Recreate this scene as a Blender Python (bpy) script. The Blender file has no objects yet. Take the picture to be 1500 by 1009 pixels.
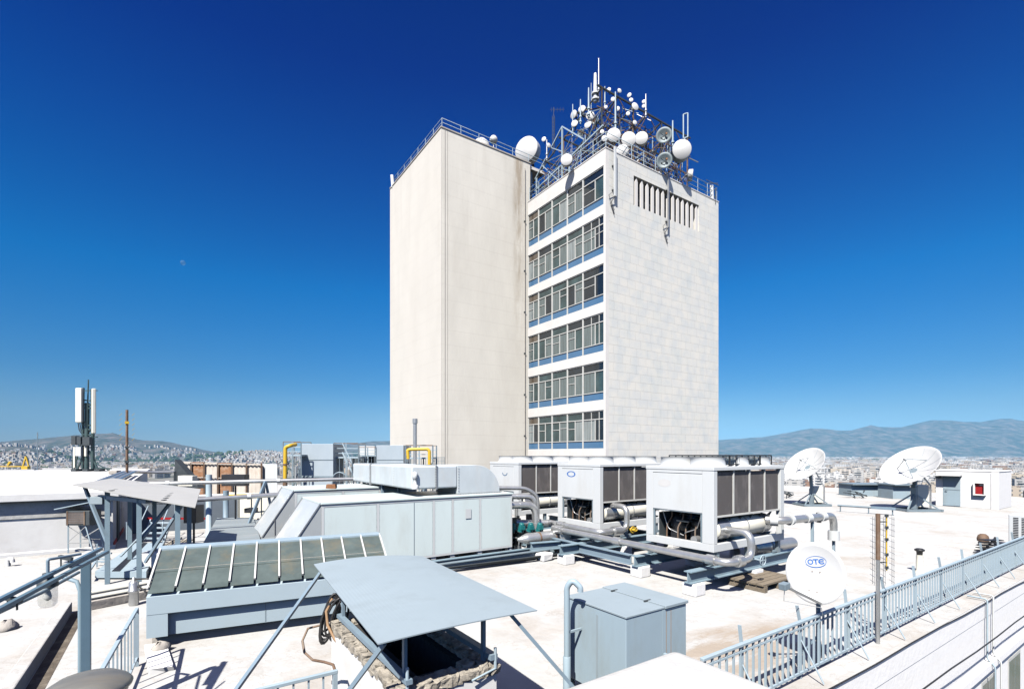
import bpy, math, random
from mathutils import Vector, Matrix
random.seed(7)
sc = bpy.context.scene
COL = sc.collection
# ---------------------------------------------------------------- camera frame
F, H, CX, HY = 730.0, 3.5, 750.0, 665.0        # focal length in photo pixels, eye height over the roof, centre column, horizon row
ANG = math.radians(55.6)
FW = Vector((math.cos(ANG), math.sin(ANG), 0)); RT = Vector((math.sin(ANG), -math.cos(ANG), 0)); UP = Vector((0, 0, 1))
def C3(x, d, z): return RT * x + FW * d + UP * z               # right / forward / height
def W(px, py, d): return C3((px - CX) / F * d, d, H - (py - HY) / F * d)
def G(px, py, z=0.0): return W(px, py, F * (H - z) / (py - HY))
def DIR(r, u, t): return (RT * r + UP * u - FW * t).normalized()   # right, up, toward the camera
# ---------------------------------------------------------------- materials
M = {}
def roof_marks(nt, out, tc):
    # brush seams of the coating, grit, and the brown puddle stains by the railing (Object X/Y are relative to the slab centre)
    L = nt.links.new; g = nd(nt, 'ShaderNodeNewGeometry'); sx = nd(nt, 'ShaderNodeSeparateXYZ'); L(g.outputs['Position'], sx.inputs[0])
    def mth(op, a, c=0.):
        n = nd(nt, 'ShaderNodeMath', operation=op)
        for i, v in enumerate((a, c)):
            if isinstance(v, (int, float)): n.inputs[i].default_value = v
            else: L(v, n.inputs[i])
        return n.outputs[0]
    def noi(s, dt=6, mul=(1, 1, 1)):
        mp = nd(nt, 'ShaderNodeMapping'); mp.inputs['Scale'].default_value = mul; L(g.outputs['Position'], mp.inputs[0]); n = nd(nt, 'ShaderNodeTexNoise'); n.inputs['Scale'].default_value = s; n.inputs['Detail'].default_value = dt; n.inputs['Roughness'].default_value = .7; L(mp.outputs[0], n.inputs[0]); return n.outputs['Fac']
    def mix(fac, a, col):
        m = nd(nt, 'ShaderNodeMix', data_type='RGBA'); L(fac, m.inputs['Factor']); L(a, m.inputs['A']); m.inputs['B'].default_value = col + (1,); return m.outputs['Result']
    seam = mth('LESS_THAN', mth('ABSOLUTE', mth('SUBTRACT', mth('FRACT', mth('ADD', mth('DIVIDE', sx.outputs['Y'], 1.02), mth('MULTIPLY', noi(.6, 2), .05))), .5)), .012)
    out = mix(mth('MULTIPLY', seam, mth('MULTIPLY', noi(.5, 3), .45)), out, (.38, .35, .31))
    crack = mth('LESS_THAN', mth('ABSOLUTE', mth('SUBTRACT', noi(.55, 9), .5)), .0035)
    out = mix(mth('MULTIPLY', crack, .55), out, (.30, .27, .235))
    grit = mth('GREATER_THAN', noi(9, 3), .71); out = mix(mth('MULTIPLY', grit, .6), out, (.28, .25, .215))
    brush = mth('MULTIPLY', mth('MAXIMUM', mth('SUBTRACT', noi(1.2, 8, (.35, 2.2, 1)), .55), 0.), 2.0); out = mix(mth('MINIMUM', brush, .35), out, (.42, .385, .34))
    ex = mth('DIVIDE', mth('SUBTRACT', sx.outputs['X'], 8.3), 2.6); ey = mth('DIVIDE', mth('SUBTRACT', sx.outputs['Y'], 5.0), 1.25)
    pud = mth('MAXIMUM', mth('SUBTRACT', 1., mth('ADD', mth('MULTIPLY', ex, ex), mth('MULTIPLY', ey, ey))), 0.)
    pud = mth('MINIMUM', mth('MULTIPLY', mth('MULTIPLY', pud, mth('MAXIMUM', mth('SUBTRACT', noi(1.3, 9, (.5, 1.8, 1)), .36), 0.)), 5.5), .75)
    return mix(pud, out, (.30, .235, .17))
def wall_marks(stain_x):
    def f(nt, out, tc):
        L = nt.links.new; sx = nd(nt, 'ShaderNodeSeparateXYZ'); L(tc.outputs['Object'], sx.inputs[0])
        def mth(op, a, c=0.):
            n = nd(nt, 'ShaderNodeMath', operation=op)
            for i, v in enumerate((a, c)):
                if isinstance(v, (int, float)): n.inputs[i].default_value = v
                else: L(v, n.inputs[i])
            return n.outputs[0]
        def noi(sc3, dt=6):
            mp = nd(nt, 'ShaderNodeMapping'); mp.inputs['Scale'].default_value = sc3; L(tc.outputs['Object'], mp.inputs[0]); n = nd(nt, 'ShaderNodeTexNoise'); n.inputs['Scale'].default_value = 1; n.inputs['Detail'].default_value = dt; n.inputs['Roughness'].default_value = .7; L(mp.outputs[0], n.inputs[0]); return n.outputs['Fac']
        def mix(fac, a, col):
            m = nd(nt, 'ShaderNodeMix', data_type='RGBA'); L(fac, m.inputs['Factor']); L(a, m.inputs['A']); m.inputs['B'].default_value = col + (1,); return m.outputs['Result']
        line = mth('LESS_THAN', mth('FRACT', mth('DIVIDE', mth('ADD', sx.outputs['Z'], mth('MULTIPLY', noi((.4, .4, .2)), .12)), 1.15)), .03)
        out = mix(mth('MULTIPLY', line, mth('MULTIPLY', noi((.25, .25, .3)), .55)), out, (.40, .37, .32))
        run = mth('MULTIPLY', mth('SUBTRACT', noi((1.6, 1.6, .1)), .5), 2.2); run = mth('MINIMUM', mth('MAXIMUM', run, 0.), .5); top = mth('MINIMUM', mth('MAXIMUM', mth('DIVIDE', mth('SUBTRACT', sx.outputs['Z'], 14.), 14.), 0.), 1.)
        out = mix(mth('MULTIPLY', mth('MULTIPLY', run, top), .45), out, (.42, .385, .33))
        if stain_x:
            band = mth('MAXIMUM', mth('SUBTRACT', 1., mth('ABSOLUTE', mth('DIVIDE', mth('SUBTRACT', sx.outputs['X'], stain_x), .75))), 0.)
            n = mth('MAXIMUM', mth('MULTIPLY', mth('SUBTRACT', noi((2.2, 2.2, .35), 9), .38), 5.), 0.)
            out = mix(mth('MINIMUM', mth('MULTIPLY', mth('MULTIPLY', band, n), top), .8), out, (.33, .265, .19))
        return out
    return f
def nd(nt, t, **k):
    n = nt.nodes.new(t)
    for a, v in k.items(): setattr(n, a, v)
    return n
def mat(name, col, rough=.6, metal=0., var=.12, scale=2.5, stain=None, stain_amt=.5, stain_scale=.5, bump=0., bscale=20, stretch=None, alpha=1., coat=0., spec=.5, trans=0., extra=None):
    m = bpy.data.materials.new(name); m.use_nodes = True; nt = m.node_tree
    b = nt.nodes['Principled BSDF']; L = nt.links.new
    tc = nd(nt, 'ShaderNodeTexCoord'); mp = nd(nt, 'ShaderNodeMapping'); L(tc.outputs['Object'], mp.inputs['Vector'])
    if stretch: mp.inputs['Scale'].default_value = stretch
    n = nd(nt, 'ShaderNodeTexNoise'); n.inputs['Scale'].default_value = scale; n.inputs['Detail'].default_value = 7; n.inputs['Roughness'].default_value = .65
    L(mp.outputs['Vector'], n.inputs['Vector'])
    r = nd(nt, 'ShaderNodeValToRGB'); r.color_ramp.elements[0].position = .3; r.color_ramp.elements[1].position = .7
    r.color_ramp.elements[0].color = tuple(c * (1 - var) for c in col) + (1,); r.color_ramp.elements[1].color = tuple(min(1, c * (1 + var)) for c in col) + (1,)
    L(n.outputs['Fac'], r.inputs['Fac']); out = r.outputs['Color']
    if stain:
        s = nd(nt, 'ShaderNodeTexNoise'); s.inputs['Scale'].default_value = stain_scale; s.inputs['Detail'].default_value = 9; s.inputs['Roughness'].default_value = .7
        L(mp.outputs['Vector'], s.inputs['Vector'])
        sr = nd(nt, 'ShaderNodeMapRange'); sr.inputs['From Min'].default_value = .5; sr.inputs['From Max'].default_value = .75; sr.inputs['To Max'].default_value = stain_amt
        L(s.outputs['Fac'], sr.inputs['Value'])
        mx = nd(nt, 'ShaderNodeMix', data_type='RGBA'); L(sr.outputs['Result'], mx.inputs['Factor']); L(out, mx.inputs['A']); mx.inputs['B'].default_value = tuple(stain) + (1,)
        out = mx.outputs['Result']
    out = extra(nt, out, tc) if extra else out
    L(out, b.inputs['Base Color'])
    b.inputs['Roughness'].default_value = rough; b.inputs['Metallic'].default_value = metal
    b.inputs['Coat Weight'].default_value = coat; b.inputs['Alpha'].default_value = alpha
    b.inputs['Specular IOR Level'].default_value = spec; b.inputs['Transmission Weight'].default_value = trans
    if bump:
        bn = nd(nt, 'ShaderNodeTexNoise'); bn.inputs['Scale'].default_value = bscale; bn.inputs['Detail'].default_value = 5; L(mp.outputs['Vector'], bn.inputs['Vector'])
        bp = nd(nt, 'ShaderNodeBump'); bp.inputs['Strength'].default_value = bump; bp.inputs['Distance'].default_value = .03
        L(bn.outputs['Fac'], bp.inputs['Height']); L(bp.outputs['Normal'], b.inputs['Normal'])
    M[name] = m; return m
mat('skylight_blue', (.37, .455, .50), .6, var=.05, scale=1.2, stain=(.30, .34, .34), stain_amt=.35, stain_scale=1.2)
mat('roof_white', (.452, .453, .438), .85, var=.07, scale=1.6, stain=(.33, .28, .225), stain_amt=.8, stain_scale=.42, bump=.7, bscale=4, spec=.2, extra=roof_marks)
mat('plaster_white', (.70, .70, .685), .8, var=.05, scale=1.5, stain=(.5, .46, .42), stain_amt=.35, stain_scale=.9, bump=.12, bscale=6)
mat('tower_plaster', (.575, .549, .495), .9, var=.05, scale=.45, stain=(.54, .505, .45), stain_amt=.5, stain_scale=.28, bump=.25, bscale=5, stretch=(1, 1, .45), extra=wall_marks(0))
mat('tower_side', (.645, .618, .55), .9, var=.07, scale=.5, stain=(.56, .525, .46), stain_amt=.6, stain_scale=.3, bump=.25, bscale=5, stretch=(1, 1, .35), extra=wall_marks(-.95))
mat('fascia_white', (.63, .61, .58), .8, var=.06, scale=1.2)
mat('paint_white', (.565, .585, .585), .4, var=.035, scale=1.2, stain=(.45, .44, .40), stain_amt=.4, stain_scale=1.6, stretch=(1, 1, .35))
mat('panel_white', (.60, .685, .675), .35, var=.04, scale=.8, stain=(.46, .48, .44), stain_amt=.45, stain_scale=1.4, stretch=(1, 1, .3))
mat('dish_white', (.54, .545, .54), .5, var=.03, scale=2, stain=(.5, .49, .46), stain_amt=.3, stain_scale=1.2)
mat('radome', (.57, .565, .55), .5, var=.04, scale=3, stain=(.6, .58, .53), stain_amt=.25, stain_scale=2)
mat('cream', (.72, .70, .60), .5, var=.05, scale=3)
mat('blue_grey', (.30, .385, .435), .45, var=.05, scale=1.2, stain=(.25, .285, .28), stain_amt=.6, stain_scale=1.8, stretch=(1, 1, .4))
mat('hood_blue', (.255, .31, .34), .75, var=.04, scale=.9, stain=(.21, .25, .265), stain_amt=.55, stain_scale=1.6)
mat('rail_blue', (.19, .26, .315), .5, var=.08, scale=4, stain=(.22, .25, .26), stain_amt=.5, stain_scale=3)
mat('rail_pale', (.33, .415, .465), .5, var=.08, scale=4, stain=(.3, .33, .33), stain_amt=.5, stain_scale=3)
mat('galv', (.47, .475, .47), .36, .7, var=.12, scale=3.5, stain=(.42, .41, .38), stain_amt=.5, stain_scale=1.6)
mat('duct_galv', (.60, .66, .675), .5, .2, var=.10, scale=1.6, stain=(.62, .60, .55), stain_amt=.6, stain_scale=1.2, stretch=(1, 1, .5))
mat('steel', (.22, .28, .315), .5, .2, var=.15, scale=4, stain=(.18, .17, .16), stain_amt=.5, stain_scale=2)
mat('dark_steel', (.055, .065, .07), .55, .2, var=.2, scale=5)
mat('green_steel', (.05, .085, .085), .55, .2, var=.2, scale=5)
mat('black', (.02, .021, .023), .5, var=.2, scale=6)
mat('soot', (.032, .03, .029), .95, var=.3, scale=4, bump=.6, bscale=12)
mat('coil', (.092, .084, .081), .75, var=.10, scale=1.5, stain=(.22, .20, .19), stain_amt=.6, stain_scale=3, stretch=(1, 1, .4))
mat('rust', (.25, .115, .05), .85, var=.3, scale=6)
mat('rusty_brown', (.16, .10, .065), .8, .1, var=.3, scale=3, stain=(.30, .27, .22), stain_amt=.8, stain_scale=1.2)
mat('beam_blue', (.215, .30, .35), .5, var=.08, scale=2, stain=(.15, .16, .16), stain_amt=.5, stain_scale=1.6)
mat('yellow', (.58, .38, .03), .45, var=.06, scale=3, stain=(.35, .2, .04), stain_amt=.4, stain_scale=2)
mat('teal', (.012, .135, .14), .4, var=.15, scale=6)
mat('blue_panel', (.062, .15, .27), .3, var=.06, scale=1.5, coat=.3)
mat('blue_ink', (.02, .14, .46), .4, var=.02)
mat('red', (.30, .010, .012), .5, var=.08)
mat('frame_metal', (.56, .56, .53), .5, .1, var=.08, scale=3)
mat('glass_dark', (.012, .018, .024), .06, var=.3, scale=.8, spec=.8)
mat('glass_green', (.035, .062, .064), .08, var=.5, scale=.8, spec=.7)
mat('glass_curtain', (.10, .13, .13), .12, var=.4, scale=1.5, coat=1., stretch=(6, 6, .3))
mat('glass_pale', (.21, .24, .24), .15, var=.4, scale=1.2, coat=1., stretch=(5, 5, .3))
mat('glass_brown', (.10, .08, .06), .2, var=.2, scale=1.5, coat=.6)
mat('skylight_glass', (.095, .12, .112), .2, var=.22, scale=2.2, stain=(.19, .16, .10), stain_amt=.7, stain_scale=1.4, coat=.25)
mat('sheet_grey', (.36, .36, .345), .65, var=.05, scale=1.5, stain=(.35, .34, .32), stain_amt=.4, stain_scale=1.2)
mat('plate_grey', (.24, .275, .285), .6, .1, var=.15, scale=1.5, stain=(.42, .42, .40), stain_amt=.6, stain_scale=1.1, stretch=(.4, 1.5, 1))
mat('hood_plastic', (.39, .42, .43), .3, var=.06, scale=1.2, stain=(.68, .62, .54), stain_amt=.6, stain_scale=.9)
mat('concrete', (.40, .37, .33), .9, var=.15, scale=4, stain=(.2, .18, .15), stain_amt=.5, stain_scale=2, bump=.5, bscale=10)
mat('stone', (.32, .29, .24), .95, var=.4, scale=9, stain=(.12, .11, .09), stain_amt=.8, stain_scale=4, bump=1., bscale=16)
mat('wood', (.20, .165, .12), .85, var=.3, scale=5, stretch=(.3, 4, 4), stain=(.1, .08, .06), stain_amt=.5, stain_scale=2, bump=.4)
mat('cable_black', (.025, .024, .024), .5, var=.2)
mat('cable_brown', (.32, .20, .11), .6, var=.2)
mat('dome_metal', (.23, .225, .20), .5, .5, var=.15, scale=2, stain=(.32, .27, .18), stain_amt=.6, stain_scale=1.5, stretch=(1, 4, 1))
mat('lamp_glass', (.55, .56, .48), .05, var=.05, alpha=.28, coat=1.)
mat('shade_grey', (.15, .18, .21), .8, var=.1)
mat('parapet_white', (.45, .452, .437), .8, var=.05, scale=1.5, stain=(.44, .41, .37), stain_amt=.35, stain_scale=.8, bump=.5, bscale=7)
mat('hut_white', (.79, .785, .77), .8, var=.03, scale=2, bump=.2, bscale=8)
mat('dish_grey', (.085, .11, .12), .5, .3, var=.1, scale=3)
mat('moon', (.17, .33, .52), .9, var=.3, scale=.01, alpha=.25)
mat('gantry_blue', (.10, .165, .215), .4, var=.1, scale=3)
mat('gutter_dirt', (.10, .082, .062), .95, var=.4, scale=3, stain=(.3, .27, .22), stain_amt=.6, stain_scale=1.5, bump=.6)
mat('corrugated', (.56, .51, .44), .8, var=.12, scale=1.2, stain=(.40, .22, .11), stain_amt=.7, stain_scale=.55, stretch=(1, 1, 1.6))
mat('corr_rust', (.28, .14, .07), .9, var=.3, scale=2.5, stain=(.5, .42, .33), stain_amt=.7, stain_scale=1.5, stretch=(1, 1, 3))
mat('tower_panel', (.36, .42, .46), .5, .15, var=.06, scale=1, stain=(.48, .53, .56), stain_amt=.5, stain_scale=.8, stretch=(1, 1, .3))
# marble cladding: courses of slabs in three sizes of tone
def marble():
    m = bpy.data.materials.new('marble'); m.use_nodes = True; nt = m.node_tree; L = nt.links.new; b = nt.nodes['Principled BSDF']
    tc = nd(nt, 'ShaderNodeTexCoord'); sx = nd(nt, 'ShaderNodeSeparateXYZ'); L(tc.outputs['Object'], sx.inputs[0])
    cx = nd(nt, 'ShaderNodeCombineXYZ'); L(sx.outputs['X'], cx.inputs['X']); L(sx.outputs['Z'], cx.inputs['Y'])
    br = nd(nt, 'ShaderNodeTexBrick'); L(cx.outputs[0], br.inputs['Vector']); br.offset = .37; br.squash = .7; br.squash_frequency = 3; br.offset_frequency = 2
    for k, v in (('Scale', 1), ('Mortar Size', .010), ('Mortar Smooth', .3), ('Bias', .1), ('Brick Width', 1.2), ('Row Height', .62)): br.inputs[k].default_value = v
    br.inputs['Color1'].default_value = (.665, .65, .605, 1); br.inputs['Color2'].default_value = (.635, .63, .595, 1); br.inputs['Mortar'].default_value = (.47, .455, .42, 1)
    n = nd(nt, 'ShaderNodeTexNoise'); n.inputs['Scale'].default_value = 1.1; n.inputs['Detail'].default_value = 8; L(cx.outputs[0], n.inputs['Vector'])
    r = nd(nt, 'ShaderNodeValToRGB'); r.color_ramp.elements[0].position = .35; r.color_ramp.elements[0].color = (.93, .955, .975, 1); r.color_ramp.elements[1].position = .6; r.color_ramp.elements[1].color = (1.05, 1.035, 1.0, 1)
    L(n.outputs['Fac'], r.inputs['Fac'])
    mx = nd(nt, 'ShaderNodeMix', data_type='RGBA', blend_type='MULTIPLY'); mx.inputs['Factor'].default_value = 1
    L(br.outputs['Color'], mx.inputs['A']); L(r.outputs['Color'], mx.inputs['B'])
    b2 = nd(nt, 'ShaderNodeTexBrick'); L(cx.outputs[0], b2.inputs['Vector']); b2.offset = .5; b2.squash = .6; b2.squash_frequency = 2
    for k, v in (('Scale', 1), ('Mortar Size', 0.), ('Bias', -.62), ('Brick Width', 1.2), ('Row Height', 1.24)): b2.inputs[k].default_value = v
    b2.inputs['Color1'].default_value = (1, 1, 1, 1); b2.inputs['Color2'].default_value = (.84, .90, .93, 1)
    m2 = nd(nt, 'ShaderNodeMix', data_type='RGBA', blend_type='MULTIPLY'); m2.inputs['Factor'].default_value = 1; L(mx.outputs['Result'], m2.inputs['A']); L(b2.outputs['Color'], m2.inputs['B']); L(m2.outputs['Result'], b.inputs['Base Color'])
    b.inputs['Roughness'].default_value = .6
    bp = nd(nt, 'ShaderNodeBump'); bp.invert = True; bp.inputs['Strength'].default_value = .5; bp.inputs['Distance'].default_value = .02; L(br.outputs['Fac'], bp.inputs['Height']); L(bp.outputs['Normal'], b.inputs['Normal'])
    M['marble'] = m
marble()
# ---------------------------------------------------------------- mesh builder
class MB:
    def __init__(s): s.v = []; s.f = []; s.s = []
    def add(s, vs, fs, sm=False):
        o = len(s.v); s.v += [Vector(v) for v in vs]; s.f += [tuple(i + o for i in f) for f in fs]; s.s += [sm] * len(fs); return s
    def box(s, x0, x1, y0, y1, z0, z1):
        return s.add([(x, y, z) for z in (z0, z1) for y in (y0, y1) for x in (x0, x1)], [(0, 2, 3, 1), (4, 5, 7, 6), (0, 1, 5, 4), (2, 6, 7, 3), (0, 4, 6, 2), (1, 3, 7, 5)])
    def obox(s, c, a, b, n):                       # centre and three half vectors
        c, a, b, n = Vector(c), Vector(a), Vector(b), Vector(n)
        if a.cross(b).dot(n) < 0: a = -a
        return s.add([c + a * i + b * j + n * k for k in (-1, 1) for j in (-1, 1) for i in (-1, 1)], [(0, 2, 3, 1), (4, 5, 7, 6), (0, 1, 5, 4), (2, 6, 7, 3), (0, 4, 6, 2), (1, 3, 7, 5)])
    def bar(s, p, q, w, h=None, up=(0, 0, 1)):
        p, q = Vector(p), Vector(q); d = q - p; u = Vector(up); h = h or w
        if abs(d.normalized().dot(u)) > .98: u = Vector((1, 0, 0))
        a = d.cross(u).normalized(); b = a.cross(d).normalized()
        return s.obox((p + q) / 2, d / 2, a * w / 2, b * h / 2)
    def tube(s, pts, r, n=8, caps=True):
        pts = [Vector(p) for p in pts]; m = len(pts); vs = []; fs = []
        rr = r if isinstance(r, (list, tuple)) else [r] * m
        t0 = (pts[1] - pts[0]).normalized(); u = t0.orthogonal().normalized()
        for i, p in enumerate(pts):
            t = (pts[min(i + 1, m - 1)] - pts[max(i - 1, 0)]).normalized()
            u = (u - t * u.dot(t)).normalized(); w = t.cross(u)
            vs += [p + (u * math.cos(2 * math.pi * k / n) + w * math.sin(2 * math.pi * k / n)) * rr[i] for k in range(n)]
        for i in range(m - 1):
            for k in range(n): a, b = i * n + k, i * n + (k + 1) % n; fs.append((a, b, b + n, a + n))
        s.add(vs, fs, True)
        if caps:
            s.add(vs[:n], [tuple(range(n))[::-1]]); s.add(vs[-n:], [tuple(range(n))])
        return s
    def pipe(s, pts, r, bend=None, n=12, caps=True):   # polyline with rounded elbows
        pts = [Vector(p) for p in pts]; bend = bend or r * 3; out = [pts[0]]
        for i in range(1, len(pts) - 1):
            a, b, c = pts[i - 1:i + 2]; d1, d2 = (a - b), (c - b); k = min(bend, d1.length * .48, d2.length * .48)
            p, q = b + d1.normalized() * k, b + d2.normalized() * k
            for j in range(7):
                t = j / 6; out.append(p * (1 - t) ** 2 + b * 2 * t * (1 - t) + q * t * t)
        out.append(pts[-1]); return s.tube(out, r, n, caps)
    def lathe(s, prof, o=(0, 0, 0), ax=(0, 0, 1), n=24, sm=True):   # (radius, distance along the axis)
        o = Vector(o); ax = Vector(ax).normalized(); u = ax.orthogonal().normalized(); w = ax.cross(u); vs = []; fs = []
        for r, t in prof: vs += [o + ax * t + (u * math.cos(2 * math.pi * k / n) + w * math.sin(2 * math.pi * k / n)) * r for k in range(n)]
        for i in range(len(prof) - 1):
            for k in range(n): a, b = i * n + k, i * n + (k + 1) % n; fs.append((a, b, b + n, a + n))
        s.add(vs, fs, sm)
        if prof[0][0] > 1e-4: s.add(vs[:n], [tuple(range(n))[::-1]])
        if prof[-1][0] > 1e-4: s.add(vs[-n:], [tuple(range(n))])
        return s
    def cyl(s, p, q, r, n=16):
        p, q = Vector(p), Vector(q); return s.lathe([(r, 0), (r, (q - p).length)], p, q - p, n)
    def prism(s, pts, vec):
        pts = [Vector(p) for p in pts]; vec = Vector(vec); n = len(pts)
        nm = (pts[1] - pts[0]).cross(pts[2] - pts[1])
        if nm.dot(vec) > 0: pts = pts[::-1]
        return s.add(pts + [p + vec for p in pts], [tuple(range(n)), tuple(range(n, 2 * n))[::-1]] + [(i, i + n, (i + 1) % n + n, (i + 1) % n) for i in range(n)])
    def rough(s, amt, seed=0):
        rnd = random.Random(seed); cache = {}
        for i, v in enumerate(s.v):
            k = (round(v.x, 3), round(v.y, 3), round(v.z, 3))
            if k not in cache: cache[k] = Vector((rnd.uniform(-amt, amt), rnd.uniform(-amt, amt), rnd.uniform(-amt, amt)))
            s.v[i] = v + cache[k]
        return s
    def mesh(s, name, m, org=(0, 0, 0)):
        me = bpy.data.meshes.new(name); o = Vector(org)
        me.from_pydata([v - o for v in s.v], [], s.f); me.polygons.foreach_set('use_smooth', s.s)
        me.materials.append(M[m] if isinstance(m, str) else m); me.update(); return me
ORG = {}
def bevel(o, w):
    if w:
        b = o.modifiers.new('bevel', 'BEVEL'); b.width = w; b.segments = 2; b.limit_method = 'ANGLE'; b.angle_limit = math.radians(40)
def tag(o, label, cat=None, group=None, kind=None):
    if label: o['label'] = label
    if cat: o['category'] = cat
    if group: o['group'] = group
    if kind: o['kind'] = kind
    return o
def thing(name, label, cat, loc, group=None, rot=None):
    o = bpy.data.objects.new(name, None); COL.objects.link(o); o.location = Vector(loc); o.empty_display_size = .2
    ORG[o] = Vector(loc); return tag(o, label, cat, group)
def part(name, mb, m, root, bev=0, label=None):
    o = bpy.data.objects.new(name, mb.mesh(name, m, ORG[root])); COL.objects.link(o); o.parent = root; ORG[o] = ORG[root]
    if label: o['label'] = label
    bevel(o, bev); return o
def solo(name, mb, m, label, cat, group=None, bev=0, kind=None):
    xs = [v.x for v in mb.v]; ys = [v.y for v in mb.v]; zs = [v.z for v in mb.v]
    org = Vector(((min(xs) + max(xs)) / 2, (min(ys) + max(ys)) / 2, min(zs)))
    o = bpy.data.objects.new(name, mb.mesh(name, m, org)); COL.objects.link(o); o.location = org; ORG[o] = org
    bevel(o, bev); return tag(o, label, cat, group, kind)
KIDS = {}
def kids_index():
    KIDS.clear()
    for o in bpy.data.objects:
        if o.parent: KIDS.setdefault(o.parent, []).append(o)
def copy_tree(o, parent=None):
    c = o.copy(); COL.objects.link(c); c.parent = parent
    for ch in KIDS.get(o, []): copy_tree(ch, c)
    return c
def dup(o, loc, label, quat=None, scale=1.0, group=None):
    c = copy_tree(o); c.location = Vector(loc); c['label'] = label
    if group: c['group'] = group
    if quat is not None: c.rotation_mode = 'QUATERNION'; c.rotation_quaternion = quat
    c.scale = (scale,) * 3; return c
def rough_box(b, x0, x1, y0, y1, z0, z1, step=.06, amt=.014, seed=1):
    q = MB(); nx_, ny_, nz_ = [max(1, int((p - o) / step)) for o, p in ((x0, x1), (y0, y1), (z0, z1))]
    def face(o, u, nu, v, nv):
        o, u, v = Vector(o), Vector(u), Vector(v); vs = [o + u * i / nu + v * j / nv for i in range(nu + 1) for j in range(nv + 1)]
        q.add(vs, [(i * (nv + 1) + j, (i + 1) * (nv + 1) + j, (i + 1) * (nv + 1) + j + 1, i * (nv + 1) + j + 1) for i in range(nu) for j in range(nv)])
    X, Y, Z = x1 - x0, y1 - y0, z1 - z0
    face((x0, y0, z1), (X, 0, 0), nx_, (0, Y, 0), ny_); face((x0, y0, z0), (X, 0, 0), nx_, (0, 0, Z), nz_); face((x0, y1, z0), (0, -Y, 0), ny_, (0, 0, Z), nz_); face((x1, y0, z0), (0, Y, 0), ny_, (0, 0, Z), nz_); face((x1, y1, z0), (-X, 0, 0), nx_, (0, 0, Z), nz_)
    q.rough(amt, seed); return b.add(q.v, q.f)
def structure(name, mb, m, label=None):
    return solo(name, mb, m, label, None, kind='structure')
def railing(root, pts, h, rails=(1.0, .55), r=.022, step=1.6, m='galv', names=('handrail', 'mid_rail', 'post')):
    # post and tube railing along a polyline, as parts of root
    for k, fr in enumerate(rails):
        b = MB(); b.tube([Vector(p) + UP * h * fr for p in pts], r, 6); part(names[0] if k == 0 else names[1], b, m, root)
    for i in range(len(pts) - 1):
        a, b2 = Vector(pts[i]), Vector(pts[i + 1]); n = max(1, round((b2 - a).length / step))
        for j in range(n + (1 if i == len(pts) - 2 else 0)):
            p = a.lerp(b2, j / n); q = MB(); q.tube([p, p + UP * h], r, 6); part(names[2], q, m, root)
# ================================================================ THE TOWER
TX, TY, TZ = 25.2, 25.16, 25.0            # near corner of the windowed block and its roof height
tw = thing('office_tower', 'tall pale tower of two blocks with blue banded windows and marble clad right face', 'tower', (TX, TY, -3))
b = MB(); b.box(TX + .34, TX + 13.4, TY + .62, TY + 20, -4, TZ - .05); part('block_core', b, 'fascia_white', tw)
# marble right face with the louvre opening
lx0, lx1, lz0, lz1 = TX + 2.86, TX + 10.7, 21.8, 23.96
b = MB()
b.box(TX + .3, lx0, TY, TY + .6, -4, TZ); b.box(lx1, TX + 13.4, TY, TY + .6, -4, TZ)
b.box(lx0, lx1, TY, TY + .6, -4, lz0); b.box(lx0, lx1, TY, TY + .6, lz1, TZ)
part('marble_wall', b, 'marble', tw)
b = MB(); b.box(lx0, lx1, TY + .57, TY + .61, lz0, lz1); part('louvre_shade', b, 'dark_steel', tw)  # dark sheet paints the shade of the recess behind the fins
nf = 13; stp = (lx1 - lx0) / nf
for i in range(nf):
    x = lx0 + stp * (i + .62); w = .135
    b = MB(); b.prism([(x - w, TY + .06, lz0), (x + w, TY + .06, lz0), (x + w, TY + .06, lz1 - .35), (x, TY + .06, lz1 - .01), (x - w, TY + .06, lz1 - .35)], (0, .1, 0))
    part('louvre_fin', b, 'fascia_white', tw)
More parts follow.
